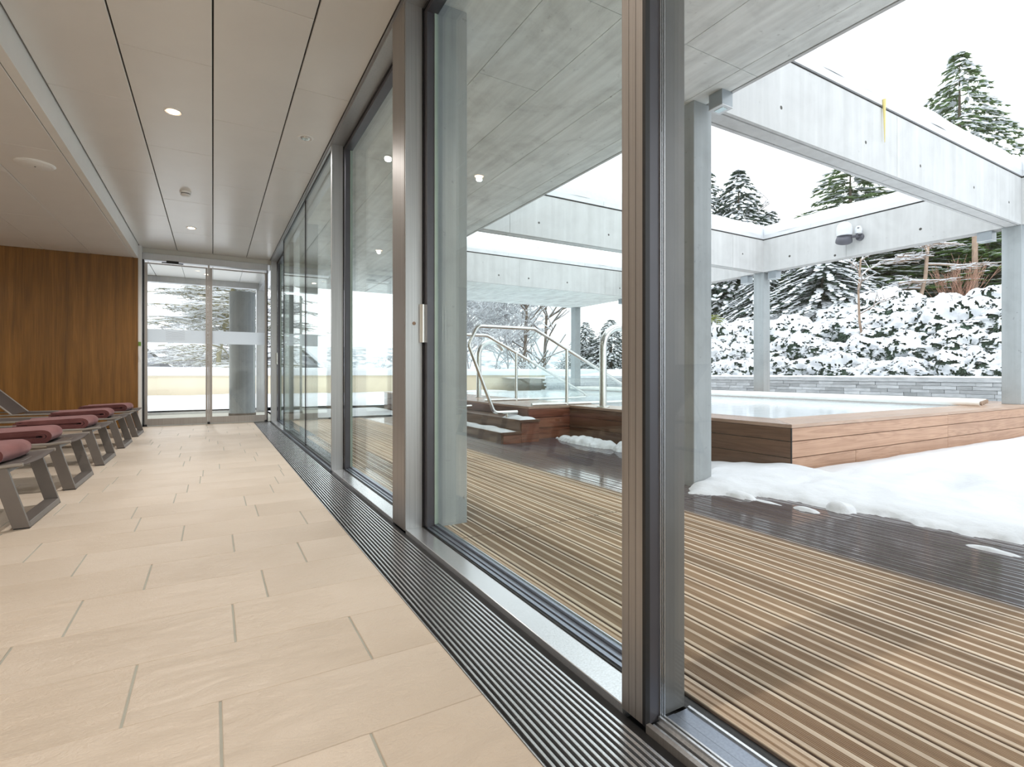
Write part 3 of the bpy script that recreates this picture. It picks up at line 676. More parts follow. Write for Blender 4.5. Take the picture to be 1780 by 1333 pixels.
# handrails
def handrail(y, label):
    t = thing('handrail', label, 'handrail', (2.9, y, .267))
    path = fillet([(3.24, y, .335), (2.92, y, .335), (2.585, y, 1.14), (2.70, y, 1.366), (3.49, y, 1.366), (5.26, y, .50), (5.34, y, .43), (5.1, y, .415), (3.45, y, .415)], .09, 6)
    obj('rail', MB().tube(path, .021, 12), M['steel'], t, smooth=True)
    obj('foot', MB().tube([(3.10, y, .267), (3.10, y, .33)], .018, 10), M['steel'], t, smooth=True)
    for xp, zp in ((3.99, 1.115),):
        obj('post', MB().tube([(xp, y, .40), (xp, y, zp)], .022, 12), M['steel'], t, smooth=True)
    obj('glass_panel', MB().prism([(3.42, .44), (3.96, .44), (3.96, 1.11), (3.52, 1.33), (3.42, 1.335)], 'y', y-.005, y+.005), M['glass_rail'], t)
    obj('glass_panel', MB().prism([(4.02, .44), (5.18, .44), (5.18, .50), (4.02, 1.075)], 'y', y-.005, y+.005), M['glass_rail'], t)
    return t
handrail(5.5, 'stainless handrail nearer the viewer, rising from the pool steps')
handrail(6.8, 'stainless handrail farther along the pool steps')
def spout(x, y, label):
    t = thing('pool_spout', label, 'pool spout', (x, y, .4))
    pts = [(x, y, .40), (x, y, 1.12)]; r = .25
    for k in range(1, 13):
        a = math.pi*k/14; pts.append((x+r-r*math.cos(a), y, 1.12+r*math.sin(a)))
    obj('pipe', MB().tube(pts, .044, 14), M['steel'], t, smooth=True)
    obj('collar', MB().lathe([(.075, 0), (.075, .012), (.05, .018)], (x, y, .4), 20), M['steel'], t, smooth=True)
spout(4.06, 4.86, 'thick bent steel spout close behind the ribbed post')
spout(3.99, 8.08, 'thick bent steel spout behind the handrails')

# ================================================================ CONCRETE: columns, roof, beams
SZ, BT = 2.75, 3.375
def column(x0, x1, y0, y1, z0, label, topz=SZ):
    c_ = struct('column', B(x0, x1, y0, y1, z0, topz), M['conc_col'], bevel=.006); c_['label'] = label; c_['category'] = 'column'; return c_
column(.995+.02, 1.19, 2.55, 2.95, -.05, 'concrete column close behind the tall sliding glass leaf')
column(2.964, 3.15, 2.555, 2.755, -.05, 'slim concrete column at the roof edge left of the pool corner')
c3 = column(9.14, 9.345, 2.555, 2.755, .40, 'concrete column standing on the pool border at the front beam corner')
column(9.14, 9.345, 6.22, 6.43, .40, 'concrete column behind the pool under the corner of the frame')
column(9.14, 9.345, 12.2, 12.4, .0, 'distant concrete column under the rear roof slab')
column(1.02, 1.19, 7.15, 7.55, -.05, 'concrete column close behind the flush facade panes')
roof = struct('roof_slab', B(.9, 3.12, -5, 12.45, SZ+.02, BT), M['conc_core']); roof['label'] = 'board marked concrete roof slab over the deck'; roof['category'] = 'roof'
xs = [.9, 1.49, 1.94, 2.425, 2.93, 3.095]
for i, (a, b_) in enumerate(zip(xs, xs[1:])):
    cr = [-5, -2.95, -.4, 2.15, 4.70, 7.25, 9.8, 12.45]
    if i == 1: cr = [-5, -2.95, -.4, 2.15, 3.02, 4.70, 7.25, 9.8, 12.45]
    for c0, c1 in zip(cr, cr[1:]):
        obj('panel', B(a+.0025, b_-(.0025 if i < 4 else 0), c0+.002, c1-.002, SZ, SZ+.03), M['conc_soffit'], roof)
obj('drip_groove', B(3.095, 3.108, -5, 12.45, SZ+.014, SZ+.03), M['gasket'], roof)
obj('edge', B(3.108, 3.135, -5, 12.45, SZ, BT), M['conc'], roof)
def beamx(name, label, y0, y1, x0, x1, joints, holes, mat='conc', cap=True):
    t = thing(name, label, 'beam', ((x0+x1)/2, y0, SZ), kind='structure')
    obj('core', B(x0+.01, x1-.01, y0+.012, y1-.012, SZ+.015, BT-.01), M['conc_core'], t)
    js = [x0]+joints+[x1]
    for a, b_ in zip(js, js[1:]):
        pr = [(y0, SZ), (y0+.03, SZ), (y0+.03, SZ+.014), (y0+.045, SZ+.014), (y0+.045, SZ), (y1-.045, SZ), (y1-.045, SZ+.014), (y1-.03, SZ+.014), (y1-.03, SZ), (y1, SZ), (y1, BT-.02), (y0, BT-.02)]
        obj('panel', MB().prism(pr, 'x', a+(.0025 if a != x0 else 0), b_-(.0025 if b_ != x1 else 0)), M[mat], t)
    for hx, hz in holes:
        obj('tie_hole', MB().lathe([(.016, 0), (.014, .001)], (hx, y0, hz), 12, 'y'), M['hole'], t)
    return t
def beamy(name, label, x0, x1, y0, y1, joints, holes):
    t = thing(name, label, 'beam', (x0, (y0+y1)/2, SZ), kind='structure')
    obj('core', B(x0+.012, x1-.012, y0+.01, y1-.01, SZ+.015, BT-.01), M['conc_core'], t)
    js = [y0]+joints+[y1]
    for a, b_ in zip(js, js[1:]):
        pr = [(x0, SZ), (x0+.03, SZ), (x0+.03, SZ+.014), (x0+.045, SZ+.014), (x0+.045, SZ), (x1-.045, SZ), (x1-.045, SZ+.014), (x1-.03, SZ+.014), (x1-.03, SZ), (x1, SZ), (x1, BT-.02), (x0, BT-.02)]
        obj('panel', MB().prism(pr, 'y', a+(.0025 if a != y0 else 0), b_-(.0025 if b_ != y1 else 0)), M['conc'], t)
    for hy, hz in holes:
        obj('tie_hole', MB().lathe([(.018, -.001), (.02, 0)], (x0, hy, hz), 12, 'x'), M['hole'], t)
    return t
beamx('beam', 'concrete beam crossing in front of the pool, with a brown drip stain', 2.555, 2.755, 3.135, 9.14, [5.87], [(3.985, 2.955), (5.284, 2.963), (6.36, 2.958), (7.673, 2.97), (8.72, 2.97)], 'conc_stain')
beamx('beam', 'concrete beam across the middle of the pool', 6.22, 6.40, 3.135, 9.14, [3.55, 8.246], [(4.026, 2.955), (5.308, 2.954), (8.524, 3.03)])
beamy('beam', 'concrete beam along the far side of the pool carrying the floodlight', 9.14, 9.345, 2.555, 9.885, [4.72, 7.6], [(3.672, 2.96), (4.9, 2.81), (5.7, 2.955), (6.9, 2.96)])
beamy('beam', 'concrete beam from the front frame corner towards the right', 9.14, 9.345, -4, 2.553, [1.2], [(1.9, 2.96), (.4, 2.96)])
# rear roof slab
rs = thing('rear_roof_slab', 'concrete roof slab across the rear end of the pool', 'roof', (6, 9.9, SZ), kind='structure')
obj('core', B(3.14, 9.33, 9.90, 12.4, SZ+.01, BT-.02), M['conc_core'], rs)
for a, b_ in ((3.137, 5.884), (5.888, 8.328), (8.332, 9.345)):
    obj('panel', B(a, b_, 9.89, 9.93, SZ, BT-.02), M['conc'], rs)
for a, b_ in ((3.137, 5.2), (5.204, 7.27), (7.274, 9.305)): obj('soffit_panel', B(a, b_, 9.935, 12.45, SZ, SZ+.03), M['conc_soffit'], rs)
obj('panel', B(9.31, 9.345, 9.935, 12.45, SZ, BT-.02), M['conc'], rs)
for hx in (5.365, 6.126, 7.187, 8.8): obj('tie_hole', MB().lathe([(.02, 0), (.018, .001)], (hx, 9.89, 2.94), 10, 'y'), M['hole'], rs)
# copings and snow on top
def coping(name, x0, x1, y0, y1, joints, axis, label):
    t = thing(name, label, 'coping', ((x0+x1)/2, (y0+y1)/2, BT), kind='structure')
    js = [(x0 if axis == 'x' else y0)]+joints+[(x1 if axis == 'x' else y1)]
    for a, b_ in zip(js, js[1:]):
        if axis == 'x': obj('coping_section', B(a+.0015, b_-.0015, y0-.012, y1+.012, BT+.0, BT+.075), M['coping'], t)
        else: obj('coping_section', B(x0-.012, x1+.012, a+.0015, b_-.0015, BT+.0, BT+.075), M['coping'], t)
    if axis == 'x': obj('shadow_gap', B(x0, x1, y0+.006, y1-.006, BT-.02, BT), M['gasket'], t)
    else: obj('shadow_gap', B(x0+.006, x1-.006, y0, y1, BT-.02, BT), M['gasket'], t)
coping('coping', 3.135, 9.128, 2.555, 2.755, [4.0, 5.1, 6.38, 7.65], 'x', 'pale metal coping on the front pool beam')
coping('coping', 3.135, 9.128, 6.22, 6.40, [5.2, 7.2], 'x', 'pale metal coping on the middle pool beam')
coping('coping', 9.14, 9.345, -4, 9.875, [.9, 3.1, 5.3, 7.5], 'y', 'pale metal coping on the far side pool beam')
coping('coping', 3.135, 9.345, 9.89, 12.45, [5.6, 7.7], 'x', 'pale metal coping on the rear roof slab')
def snowcap(x0, x1, y0, y1, axis, h, seed, label):
    n = int(((x1-x0) if axis == 'x' else (y1-y0))/.08); mb = MB(); q = 14
    wid = (y1-y0) if axis == 'x' else (x1-x0)
    for i in range(n+1):
        t = i/n
        for j in range(q+1):
            a = math.pi*j/q; u = .5-.5*math.cos(a)*(1.0); L = (x0+(x1-x0)*t) if axis == 'x' else (y0+(y1-y0)*t)
            nz = noise.noise(Vector((L*1.3, seed, 0)))*.3+noise.noise(Vector((L*4, seed+5, u*3)))*.12
            z = BT+.074+h*(math.sin(a)**.55)*(1+nz*.5); off = wid*u+.02*noise.noise(Vector((L*2, u, seed)))
            mb.v.append((L, y0+off, z) if axis == 'x' else (x0+off, L, z))
    for i in range(n):
        for j in range(q):
            a = i*(q+1)+j; f = (a, a+q+1, a+q+2, a+1); mb.f.append(f if axis == 'x' else f[::-1])
    mb.f.append(tuple(range(q+1))); mb.f.append(tuple(n*(q+1)+j for j in range(q+1))[::-1])
    o = obj('snow_cap', mb, M['snow'], smooth='all', kind='stuff'); o['label'] = label; o['category'] = 'snow'
snowcap(3.14, 9.13, 2.545, 2.765, 'x', .20, 1, 'snow lying along the front pool beam')
snowcap(3.14, 9.13, 6.21, 6.41, 'x', .22, 2, 'snow lying along the middle pool beam')
snowcap(9.13, 9.355, -4, 9.87, 'y', .20, 3, 'snow lying along the far side pool beam')
snowcap(3.14, 9.35, 9.88, 12.46, 'x', .36, 4, 'snow lying on the rear roof slab')
ro = struct('roof_snow', B(.9, 3.12, -5, 12.45, BT, BT+.2), M['snow'])
# icicle
ic = MB().tube([(5.575, 2.535, 3.43), (5.575, 2.532, 3.30), (5.577, 2.53, 3.02)], .018, 8, .003)
tag(obj('icicle', ic, M['icicle'], smooth=True), 'yellowish icicle hanging from the front beam coping', 'icicle')
# cube lamps under the beams
def cube_lamp(x0, x1, y0, y1, label, h=.11):
    t = thing('cube_lamp', label, 'lamp', ((x0+x1)/2, (y0+y1)/2, SZ-h), 'cube lamps under the concrete frame')
    obj('housing', B(x0, x1, y0, y1, SZ-h+.004, SZ), M['lamp_grey'], t, bevel=.002)
    obj('base_plate', B(x0-.002, x1+.002, y0-.002, y1+.002, SZ-h, SZ-h+.005), M['coping'], t)
    obj('lens', B(x0+.03, x1-.03, y0+.02, y1-.02, SZ-h-.003, SZ-h), M['lens'], t)
cube_lamp(3.01, 3.12, 2.355, 2.465, 'grey cube lamp under the roof slab above the slim column')
cube_lamp(9.16, 9.32, 2.86, 3.02, 'grey cube lamp under the far beam beside the right column', .13)
cube_lamp(9.16, 9.32, 5.98, 6.14, 'grey cube lamp right of the column behind the pool', .15)
cube_lamp(9.17, 9.33, 6.58, 6.74, 'grey cube lamp left of the column behind the pool', .15)
cube_lamp(9.17, 9.33, 10.2, 10.36, 'grey cube lamp under the rear roof slab', .13)
# floodlight
fl = thing('floodlight', 'dark floodlight with a cap of snow on the far side beam', 'floodlight', (9.13, 4.58, 3.0))
obj('mount', MB().lathe([(.06, 0), (.06, -.03), (.03, -.05)], (9.139, 4.50, 3.03), 16, 'x'), M['lamp_dark'], fl, smooth=True)
obj('bracket', MB().tube([(9.10, 4.50, 3.03), (9.03, 4.52, 3.03), (8.99, 4.60, 3.04)], .022, 8).tube([(9.02, 4.50, 3.02), (9.0, 4.46, 3.16)], .016, 6), M['lamp_dark'], fl, smooth=True)
A_ = Matrix.Translation((8.96, 4.66, 3.02)) @ Matrix.Rotation(R(-28), 4, 'Y') @ Matrix.Rotation(R(18), 4, 'X')
def xf(mb): mb.v = [tuple(A_ @ Vector(p)) for p in mb.v]; return mb
obj('housing', xf(MB().lathe([(.115, -.07), (.122, -.06), (.118, -.02), (.10, .03), (.06, .06), (.02, .065)], (0, 0, 0), 24)), M['lamp_dark'], fl, smooth=True)
obj('lens', xf(MB().lathe([(.04, -.086), (.075, -.080), (.092, -.072)], (0, 0, 0), 24)), M['lens'], fl, smooth=True)
sc = MB().lathe([(.11, 0), (.115, .06), (.112, .13), (.095, .18), (.06, .21), (.02, .22)], (8.95, 4.65, 3.06), 20).lathe([(.05, 0), (.055, .07), (.03, .12)], (9.04, 4.48, 3.07), 14)
tag(obj('snow_cap', sc, M['snow'], smooth=True), 'tall lump of snow on the floodlight', 'snow', kind='stuff')

# ================================================================ SNOW ON THE DECK
def sstep(a, b, x): t = max(0, min(1, (x-a)/(b-a))); return t*t*(3-2*t)
EDGE = [(-5, 3.42), (-1, 3.36), (.9, 3.31), (1.08, 3.29), (1.31, 3.255), (1.57, 3.22), (1.82, 3.19), (2.12, 3.12), (2.3, 2.90), (2.42, 2.80), (2.52, 2.86), (2.7, 3.3), (3.0, 3.66), (3.3, 3.9), (3.6, 4.2)]
def edge(y):
    for (a, xa), (b, xb) in zip(EDGE, EDGE[1:]):
        if a <= y <= b: return xa+(xb-xa)*(y-a)/(b-a)
    return 9
nz = noise.noise
def snow_h(x, y):
    e = edge(y)+.06*nz(Vector((y*3.1, 2.2, x*1.5)))+.045*nz(Vector((y*9, 1.2, x*6)))+.02*nz(Vector((y*26, 5.2, x*20)))
    t = (x-e)
    if t < 0 or y > 3.5: return 0
    prof = math.sqrt(max(0, 1-(1-min(1, t/.22))**2))
    H = .055+.06*sstep(.1, 1.6, t)+.05*nz(Vector((x*.9, y*.9, 4)))+.028*nz(Vector((x*2.6, y*2.6, 8)))+.010*nz(Vector((x*8, y*8, 1)))
    for (fx, fy, rr, dd) in ((4.25, 1.55, .22, .07), (4.7, 1.15, .26, .08), (3.95, 1.12, .2, .05), (5.4, 1.3, .3, .06), (3.55, 2.1, .12, .03), (4.6, 1.9, .3, .04), (5.9, .6, .35, .07)):
        H -= dd*math.exp(-(((x-fx)/rr)**2+((y-fy)/(rr*.5))**2))
    if y > PY-.5 and x > 3.9: H *= 1-.62*sstep(PY-.5, PY-.03, y)
    if y > PY-.03 and x > 3.93: return 0
    if y > 2.5: H *= max(0, 1-(y-2.5)*.75)
    return max(0, H*prof)
def hfield(name, x0, x1, y0, y1, step, h, base, mat, sy=None):
    mb = MB(); nx, ny = int((x1-x0)/step), int((y1-y0)/(sy or step)); idx = {}
    Hh = [[h(x0+(x1-x0)*i/nx, y0+(y1-y0)*j/ny) for j in range(ny+1)] for i in range(nx+1)]
    def vid(i, j):
        if (i, j) not in idx: idx[(i, j)] = len(mb.v); mb.v.append((x0+(x1-x0)*i/nx, y0+(y1-y0)*j/ny, base+Hh[i][j]))
        return idx[(i, j)]
    for i in range(nx):
        for j in range(ny):
            if max(Hh[i][j], Hh[i+1][j], Hh[i][j+1], Hh[i+1][j+1]) > 0: mb.f.append((vid(i, j), vid(i+1, j), vid(i+1, j+1), vid(i, j+1)))
    return mb
tag(obj('snow', hfield('s', 2.7, 5.2, -1.0, 3.4, .018, snow_h, -.004, 0), M['snow'], smooth='all'), 'wide blanket of snow on the outer deck in front of the pool', 'snow', kind='stuff')
tag(obj('snow', hfield('s', 5.2, 11.0, -5, PY, .05, lambda x, y: snow_h(x, y)+.0, -.004, 0), M['snow'], smooth='all'), 'smooth snow beyond the deck along the front of the pool', 'snow', kind='stuff')
def patch(cx, cy_, rx, ry, h, seed, label):
    def hh(x, y):
        u = ((x-cx)/rx)**2+((y-cy_)/ry)**2; u += .55*nz(Vector((x*7, y*7, seed)))+.3*nz(Vector((x*19, y*19, seed)))
        return h*math.sqrt(max(0, 1-u))*(1+.4*nz(Vector((x*9, y*9, seed+4)))) if u < 1 else 0
    tag(obj('snow_patch', hfield('s', cx-rx*1.5, cx+rx*1.5, cy_-ry*1.5, cy_+ry*1.5, .012, hh, -.003, 0), M['snow'], smooth='all'), label, 'snow', kind='stuff')
patch(3.72, 4.72, .13, .55, .07, 1, 'lumpy snow heap on the deck at the foot of the dark pool cladding')
patch(3.75, 3.95, .15, .34, .09, 2, 'snow heap at the pool foot next to the ribbed post')
patch(3.20, 1.68, .07, .09, .045, 3, 'small snow lump on the wet boards before the snow edge')
patch(3.02, 1.78, .03, .08, .02, 4, 'thin flake of snow on the wet boards beside the small lump')
patch(2.99, 2.24, .06, .16, .03, 5, 'broken snow fringe on the deck before the slim column')
patch(3.06, .95, .03, .10, .015, 6, 'thin snow scrap on the wet boards near the right edge')
patch(3.0, 2.03, .02, .12, .010, 7, 'faint snow streak on the wet boards')
# ================================================================ STONE WALL, PARAPET, PORCH
sw_ = thing('garden_wall', 'low grey ledger stone wall behind the pool with snow along its top', 'wall', (11.3, 7, 0))
obj('backing', B(11.36, 11.7, -2, 17, -.2, .655), M['conc_core'], sw_)
obj('capstone', B(11.28, 11.75, -2, 17, .655, .735), M['stone'], sw_)
rg = random.Random(11); sm = {}; cnt = 0; far = MB()
z = .06
while z < .65:
    hh = .066; z1 = min(z+hh, .653); y = -1.9+rg.random()*.2
    while y < 16.9:
        l = rg.choice((.22, .30, .38, .50)); d = rg.choice((0, .008, .016)); k = (l, d, round(z1-z, 3))
        if 2.2 < y < 10.5 and z > .14 and cnt < 296:
            if k not in sm: sm[k] = MB().box(-.07-d+.016, 0, 0, l-.006, 0, z1-z-.005).mesh('stone', M['stone'])
            put('stone', sm[k], sw_, (11.36-11.3, y-7, z)); cnt += 1
        else: far.box(11.36-.054-d, 11.36, y, y+l-.006, z, z1-.005)
        y += l
    z += hh
obj('stone_courses', far, M['stone'], sw_, kind='stuff')
def wall_snow(y0, y1):
    return ridge('snow', 11.27, 11.80, y0, y1, .735, .045, 5, 'snow along the top of the ledger stone wall')
wall_snow(-2, 17)
par = thing('parapet', 'cream rendered parapet bounding the snowy terrace', 'wall', (3, 21.5, 0))
PAR = [(-7, 18.2), (-2.6, 21.35), (-1.67, 21.75), (2.5, 21.6), (14, 21.2), (24, 20.5)]
for a, b_ in zip(PAR, PAR[1:]):
    dx, dy = b_[0]-a[0], b_[1]-a[1]; l = math.hypot(dx, dy); nx_, ny_ = -dy/l*.3, dx/l*.3
    obj('panel', MB().prism([a, b_, (b_[0]+nx_, b_[1]+ny_), (a[0]+nx_, a[1]+ny_)], 'z', -.3, .70), M['cream'], par)
    obj('cap', MB().prism([(a[0]-nx_*.12, a[1]-ny_*.12), (b_[0]-nx_*.12, b_[1]-ny_*.12), (b_[0]+nx_*1.15, b_[1]+ny_*1.15), (a[0]+nx_*1.15, a[1]+ny_*1.15)], 'z', .70, .745), M['cream'], par)
mb = MB(); q = 8; ring = []
pts = []
for (a, b_) in zip(PAR, PAR[1:]):
    n_ = max(2, int(math.hypot(b_[0]-a[0], b_[1]-a[1])/.5)); pts += [(a[0]+(b_[0]-a[0])*i/n_, a[1]+(b_[1]-a[1])*i/n_) for i in range(n_)]
for i, p in enumerate(pts):
    for j in range(q+1):
        a = math.pi*j/q; mb.v.append((p[0], p[1]-.06+.46*(.5-.5*math.cos(a)), .745+.30*math.sin(a)**.6*(1+.15*nz(Vector((p[0]*.7, 0, j*.2))))))
for i in range(len(pts)-1):
    for j in range(q): a = i*(q+1)+j; mb.f.append((a, a+q+1, a+q+2, a+1))
tag(obj('snow_cap', mb, M['snow'], smooth='all'), 'thick snow on top of the cream parapet', 'snow', kind='stuff')
# terrace snow between the porch and the parapet
tag(obj('snow', hfield('s', -8, 11.2, 12.35, 21.9, .25, lambda x, y: .10+.04*nz(Vector((x*.6, y*.6, 0))), -.04, 0), M['snow'], smooth='all'), 'untouched snow on the terrace beyond the end door', 'snow', kind='stuff')
tag(obj('snow', hfield('s', 1.0, 3.3, 9.72, 12.3, .15, lambda x, y: .05+.02*nz(Vector((x, y, 0))), -.03, 0), M['snow'], smooth='all'), 'thin snow on the terrace beside the porch', 'snow', kind='stuff')
# porch beyond the end door
po = struct('porch_floor', B(-6, .99, 9.72, 12.35, -.12, -.002), M['grout']); po['label'] = 'pale floor of the porch beyond the end door'; po['category'] = 'floor'
pc = struct('porch_ceiling', B(-6, .99, 9.72, 12.27, HC+.02, BT), M['dark_gap']); pc['label'] = 'white panel ceiling of the porch'; pc['category'] = 'ceiling'
for (a, b_) in ((-2.4, -1.44), (-1.44, -.96), (-.955, -.48), (-.48, 0), (0, .48), (.48, .93)):
    obj('panel', B(a+.003, b_-.003, 9.73, 12.24, HC, HC+.02), M['panel'], pc)
pb = struct('porch_beam', B(-6, .99, 12.24, 12.40, 2.60, BT), M['alu']); pb['label'] = 'grey beam at the outer edge of the porch'; pb['category'] = 'beam'
pe = struct('porch_threshold', MB().box(-6, .99, 12.24, 12.36, -.05, .045), M['alu_light']); pe['label'] = 'metal threshold at the outer edge of the porch'; pe['category'] = 'threshold'
pp = struct('porch_post', MB().box(.80, .98, 12.20, 12.40, 0, 2.60), M['alu']); pp['label'] = 'grey metal corner post of the porch'; pp['category'] = 'post'
ph = struct('porch_head_rail', MB().box(.84, .99, 9.72, 12.24, 2.56, HC), M['alu_light']); ph['label'] = 'pale head rail along the porch side'; ph['category'] = 'beam'
for n_, (x, y) in enumerate(((-1.2, 10.9), (-.1, 11.6))):
    downlight(x, y, ('downlight in the porch ceiling near the left leaf', 'lit downlight in the porch ceiling over the door centre')[n_], n_ == 1, HC)
rc = thing('round_column', 'thick round concrete column seen through the end door', 'column', (.47, 10.72, 0))
obj('shaft', MB().lathe([(.215, .09), (.215, 2.29)], (.47, 10.72, 0), 48), M['conc_col'], rc, smooth=True)
obj('base_band', MB().lathe([(.225, -.005), (.225, .09)], (.47, 10.72, 0), 48), M['bark'], rc, smooth=True)

# ================================================================ HILLSIDE
def hill_z(x, y):
    f = sstep(22, 9, y)
    s_ = .62+.12*sstep(11.7, 12.3, x)+.45*sstep(12.6, 13.6, x)+.6*sstep(13.6, 15.2, x)+.7*sstep(15.2, 17.5, x)+1.6*sstep(17, 26, x)+3*sstep(24, 60, x)
    return .62+(s_-.62)*f+.05*nz(Vector((x*.8, y*.8, 0)))
hl = obj('hillside', hfield('s', 11.7, 70, -30, 60, .6, hill_z, 0, 0), M['snow'], smooth='all', kind='structure'); hl['label'] = 'snowy garden slope rising behind the stone wall'; hl['category'] = 'hill'
def ridge_z(x, y): return -6+(13+6*nz(Vector((x*.012, 3, 0)))+2.0*nz(Vector((x*.05, 7, 0))))*sstep(70, 150, y+x*.25)
rd = obj('distant_hills', hfield('s', -140, 190, 60, 190, 4, ridge_z, 0, 0), M['hill'], smooth='all', kind='structure'); rd['label'] = 'pale wooded hills on the horizon'; rd['category'] = 'hills'
lo_ = obj('valley', hfield('s', -140, 190, 21.8, 64, 3, lambda x, y: .1, -1.6, 0), M['snow'], smooth='all', kind='structure'); lo_['label'] = 'snow covered valley floor beyond the parapet'; lo_['category'] = 'ground'

# ---- plants
def conifer_mesh(H, Rr, levels, br, tufts, seed, droop=.35, snow=.8, size=1.0, shape=1.0):
    rg = random.Random(seed); g = MB(); s = MB(); t = MB()
    t.tube([(0, 0, 0), (0, 0, H*.5), (0, 0, H*.97)], H*.018, 6, .01)
    for i in range(levels):
        u = (i+rg.random()*.6)/levels; z = H*(.06+.93*u); r = Rr*(1-u)**shape*(.85+.3*rg.random())+.05
        n = max(3, int(br*(1-u*.6)))
        for j in range(n):
            a = rg.random()*6.283; L = r*rg.uniform(.7, 1.1)
            k = max(2, int(tufts*L/Rr+1))
            for q in range(k):
                f = (q+.7)/k; f = .25+.75*f
                x, y = math.cos(a)*L*f, math.sin(a)*L*f; zz = z-droop*L*f*f+rg.uniform(-.03, .03)
                w_ = size*(.13+.07*rg.random())
                a2 = a+rg.uniform(-.6, .6)
                for e in range(6):
                    b_ = a2+rg.uniform(-1.3, 1.3); l = w_*rg.uniform(.9, 1.8); dz = -l*rg.uniform(.15, .75)
                    dx, dy = math.cos(b_)*l, math.sin(b_)*l; px_, py_ = -math.sin(b_)*w_*.18, math.cos(b_)*w_*.18
                    g.tri((x+px_, y+py_, zz), (x-px_, y-py_, zz-.01), (x+dx, y+dy, zz+dz))
                    g.tri((x, y, zz+w_*.2), (x+dx*.3, y+dy*.3, zz-w_*.35), (x+dx, y+dy, zz+dz))
                if rg.random() < snow:
                    s.blob((x+math.cos(a)*w_*.3, y+math.sin(a)*w_*.3, zz+w_*.12), w_*rg.uniform(.8, 1.25), w_*rg.uniform(.4, .7), w_*.28, a2, -droop*1.2, .2, rg)
    return g, s, t
LIB = {}
def conifer(key, params, name, label, x, y, z, scale, rot, leaf, group=None, sc=None, bark='bark'):
    if key not in LIB:
        g, s, t = conifer_mesh(**params); LIB[key] = (g, s, t)
    if (key, leaf) not in LIB:
        g, s, t = LIB[key]; LIB[(key, leaf)] = (g.mesh('foliage', M[leaf]), s.mesh('snow_load', M['snow']), t.mesh('trunk', M[bark]))
    g, s, t = LIB[(key, leaf)]
    r = thing(name, label, 'tree', (x, y, z), group); r.rotation_euler.z = rot; r.scale = sc or (scale,)*3
    o = put('foliage', g, r); o['kind'] = 'stuff'; o = put('snow_load', s, r); o['kind'] = 'stuff'; put('trunk', t, r)
    return r
K = .8666; S_ = .499
def at(px, d):  # place by compass bearing and distance from the viewer
    t = (px-890)/903; l = t*d; return d*S_+l*K, d*K-l*S_
SPR = dict(H=8, Rr=3.4, levels=48, br=20, tufts=13, seed=1, droop=.45, snow=.62, size=.8, shape=.85)
SPR2 = dict(H=8, Rr=2.6, levels=44, br=18, tufts=11, seed=2, droop=.3, snow=.38, size=.85, shape=.6)
WEEP = dict(H=4.6, Rr=3.1, levels=30, br=20, tufts=14, seed=3, droop=.5, snow=.85, size=.85, shape=.62)
BUSH = dict(H=3, Rr=1.1, levels=26, br=16, tufts=6, seed=4, droop=.1, snow=.30, size=.7, shape=.5)
def C_(key, par, name, label, px, d, ytop, leaf, wid=1.0, rot=0, snowz=None):
    x, y = at(px, d); z0 = hill_z(x, y) if x > 11.7 and y < 60 else -1.4
    top = .8+(650-ytop)/903*d; s = (top-z0)/par['H']
    return conifer(key, par, name, label, x, y, z0-.05, s, rot, leaf, sc=(wid, wid, s))
C_('spr', SPR, 'spruce', 'tall snowy spruce just right of the slim column, above the middle beam', 1222, 24, 268, 'green_leaf', 1.05, 1)
C_('spr', SPR, 'spruce', 'pointed snowy spruce second from the slim column, above the middle beam', 1284, 23, 286, 'green_leaf', 1.15, 3)
C_('spr', SPR, 'spruce', 'short spruce top just showing over the middle beam corner', 1340, 25, 360, 'green_leaf', .9, 5)
C_('spr2', SPR2, 'spruce', 'broad green conifer rising behind the floodlight beam', 1478, 20, 278, 'leaf_mid', 1.45, 2)
C_('spr', SPR, 'spruce', 'tallest spruce, its top standing over the front beam', 1668, 21, 80, 'leaf_mid', 1.25, 4)
C_('weep', WEEP, 'weeping_conifer', 'wide snow laden weeping conifer right of the pool column', 1430, 17.2, 425, 'green_leaf', .92, .4)
C_('weep', WEEP, 'weeping_conifer', 'snow laden conifer mound left of the pool column', 1325, 20, 470, 'green_leaf', .75, 2.2)
C_('spr2', SPR2, 'yew_tree', 'dark green yew behind the orange stems', 1625, 19, 350, 'leaf_mid', 1.3, .9)
C_('spr2', SPR2, 'yew_tree', 'bright green yew beside the right column', 1715, 17.5, 385, 'leaf_bright', 1.15, 2.6)
C_('spr2', SPR2, 'yew_tree', 'green conifer behind the bare snowy tree', 1550, 20, 400, 'leaf_mid', 1.2, 4.6)
C_('bush', BUSH, 'thuja', 'yellow green thuja beside the slim column', 1243, 19, 543, 'leaf_yellow', .60, 0)
C_('bush', BUSH, 'thuja', 'small yellow green thuja peeping out right of the pool column', 1333, 19.6, 556, 'leaf_yellow', .5, 1.5)
C_('bush', BUSH, 'beech_hedge', 'russet leaved beech between the slim column and the pool column', 1262, 25, 478, 'leaf_brown', 1.5, .7)
C_('spr', SPR, 'spruce', 'young snowy spruce right of the distant column, nearer to it', 1018, 44, 556, 'green_leaf', .9, 2)
C_('spr', SPR, 'spruce', 'young snowy spruce farther right of the distant column', 1062, 42, 552, 'green_leaf', 1.1, 3)
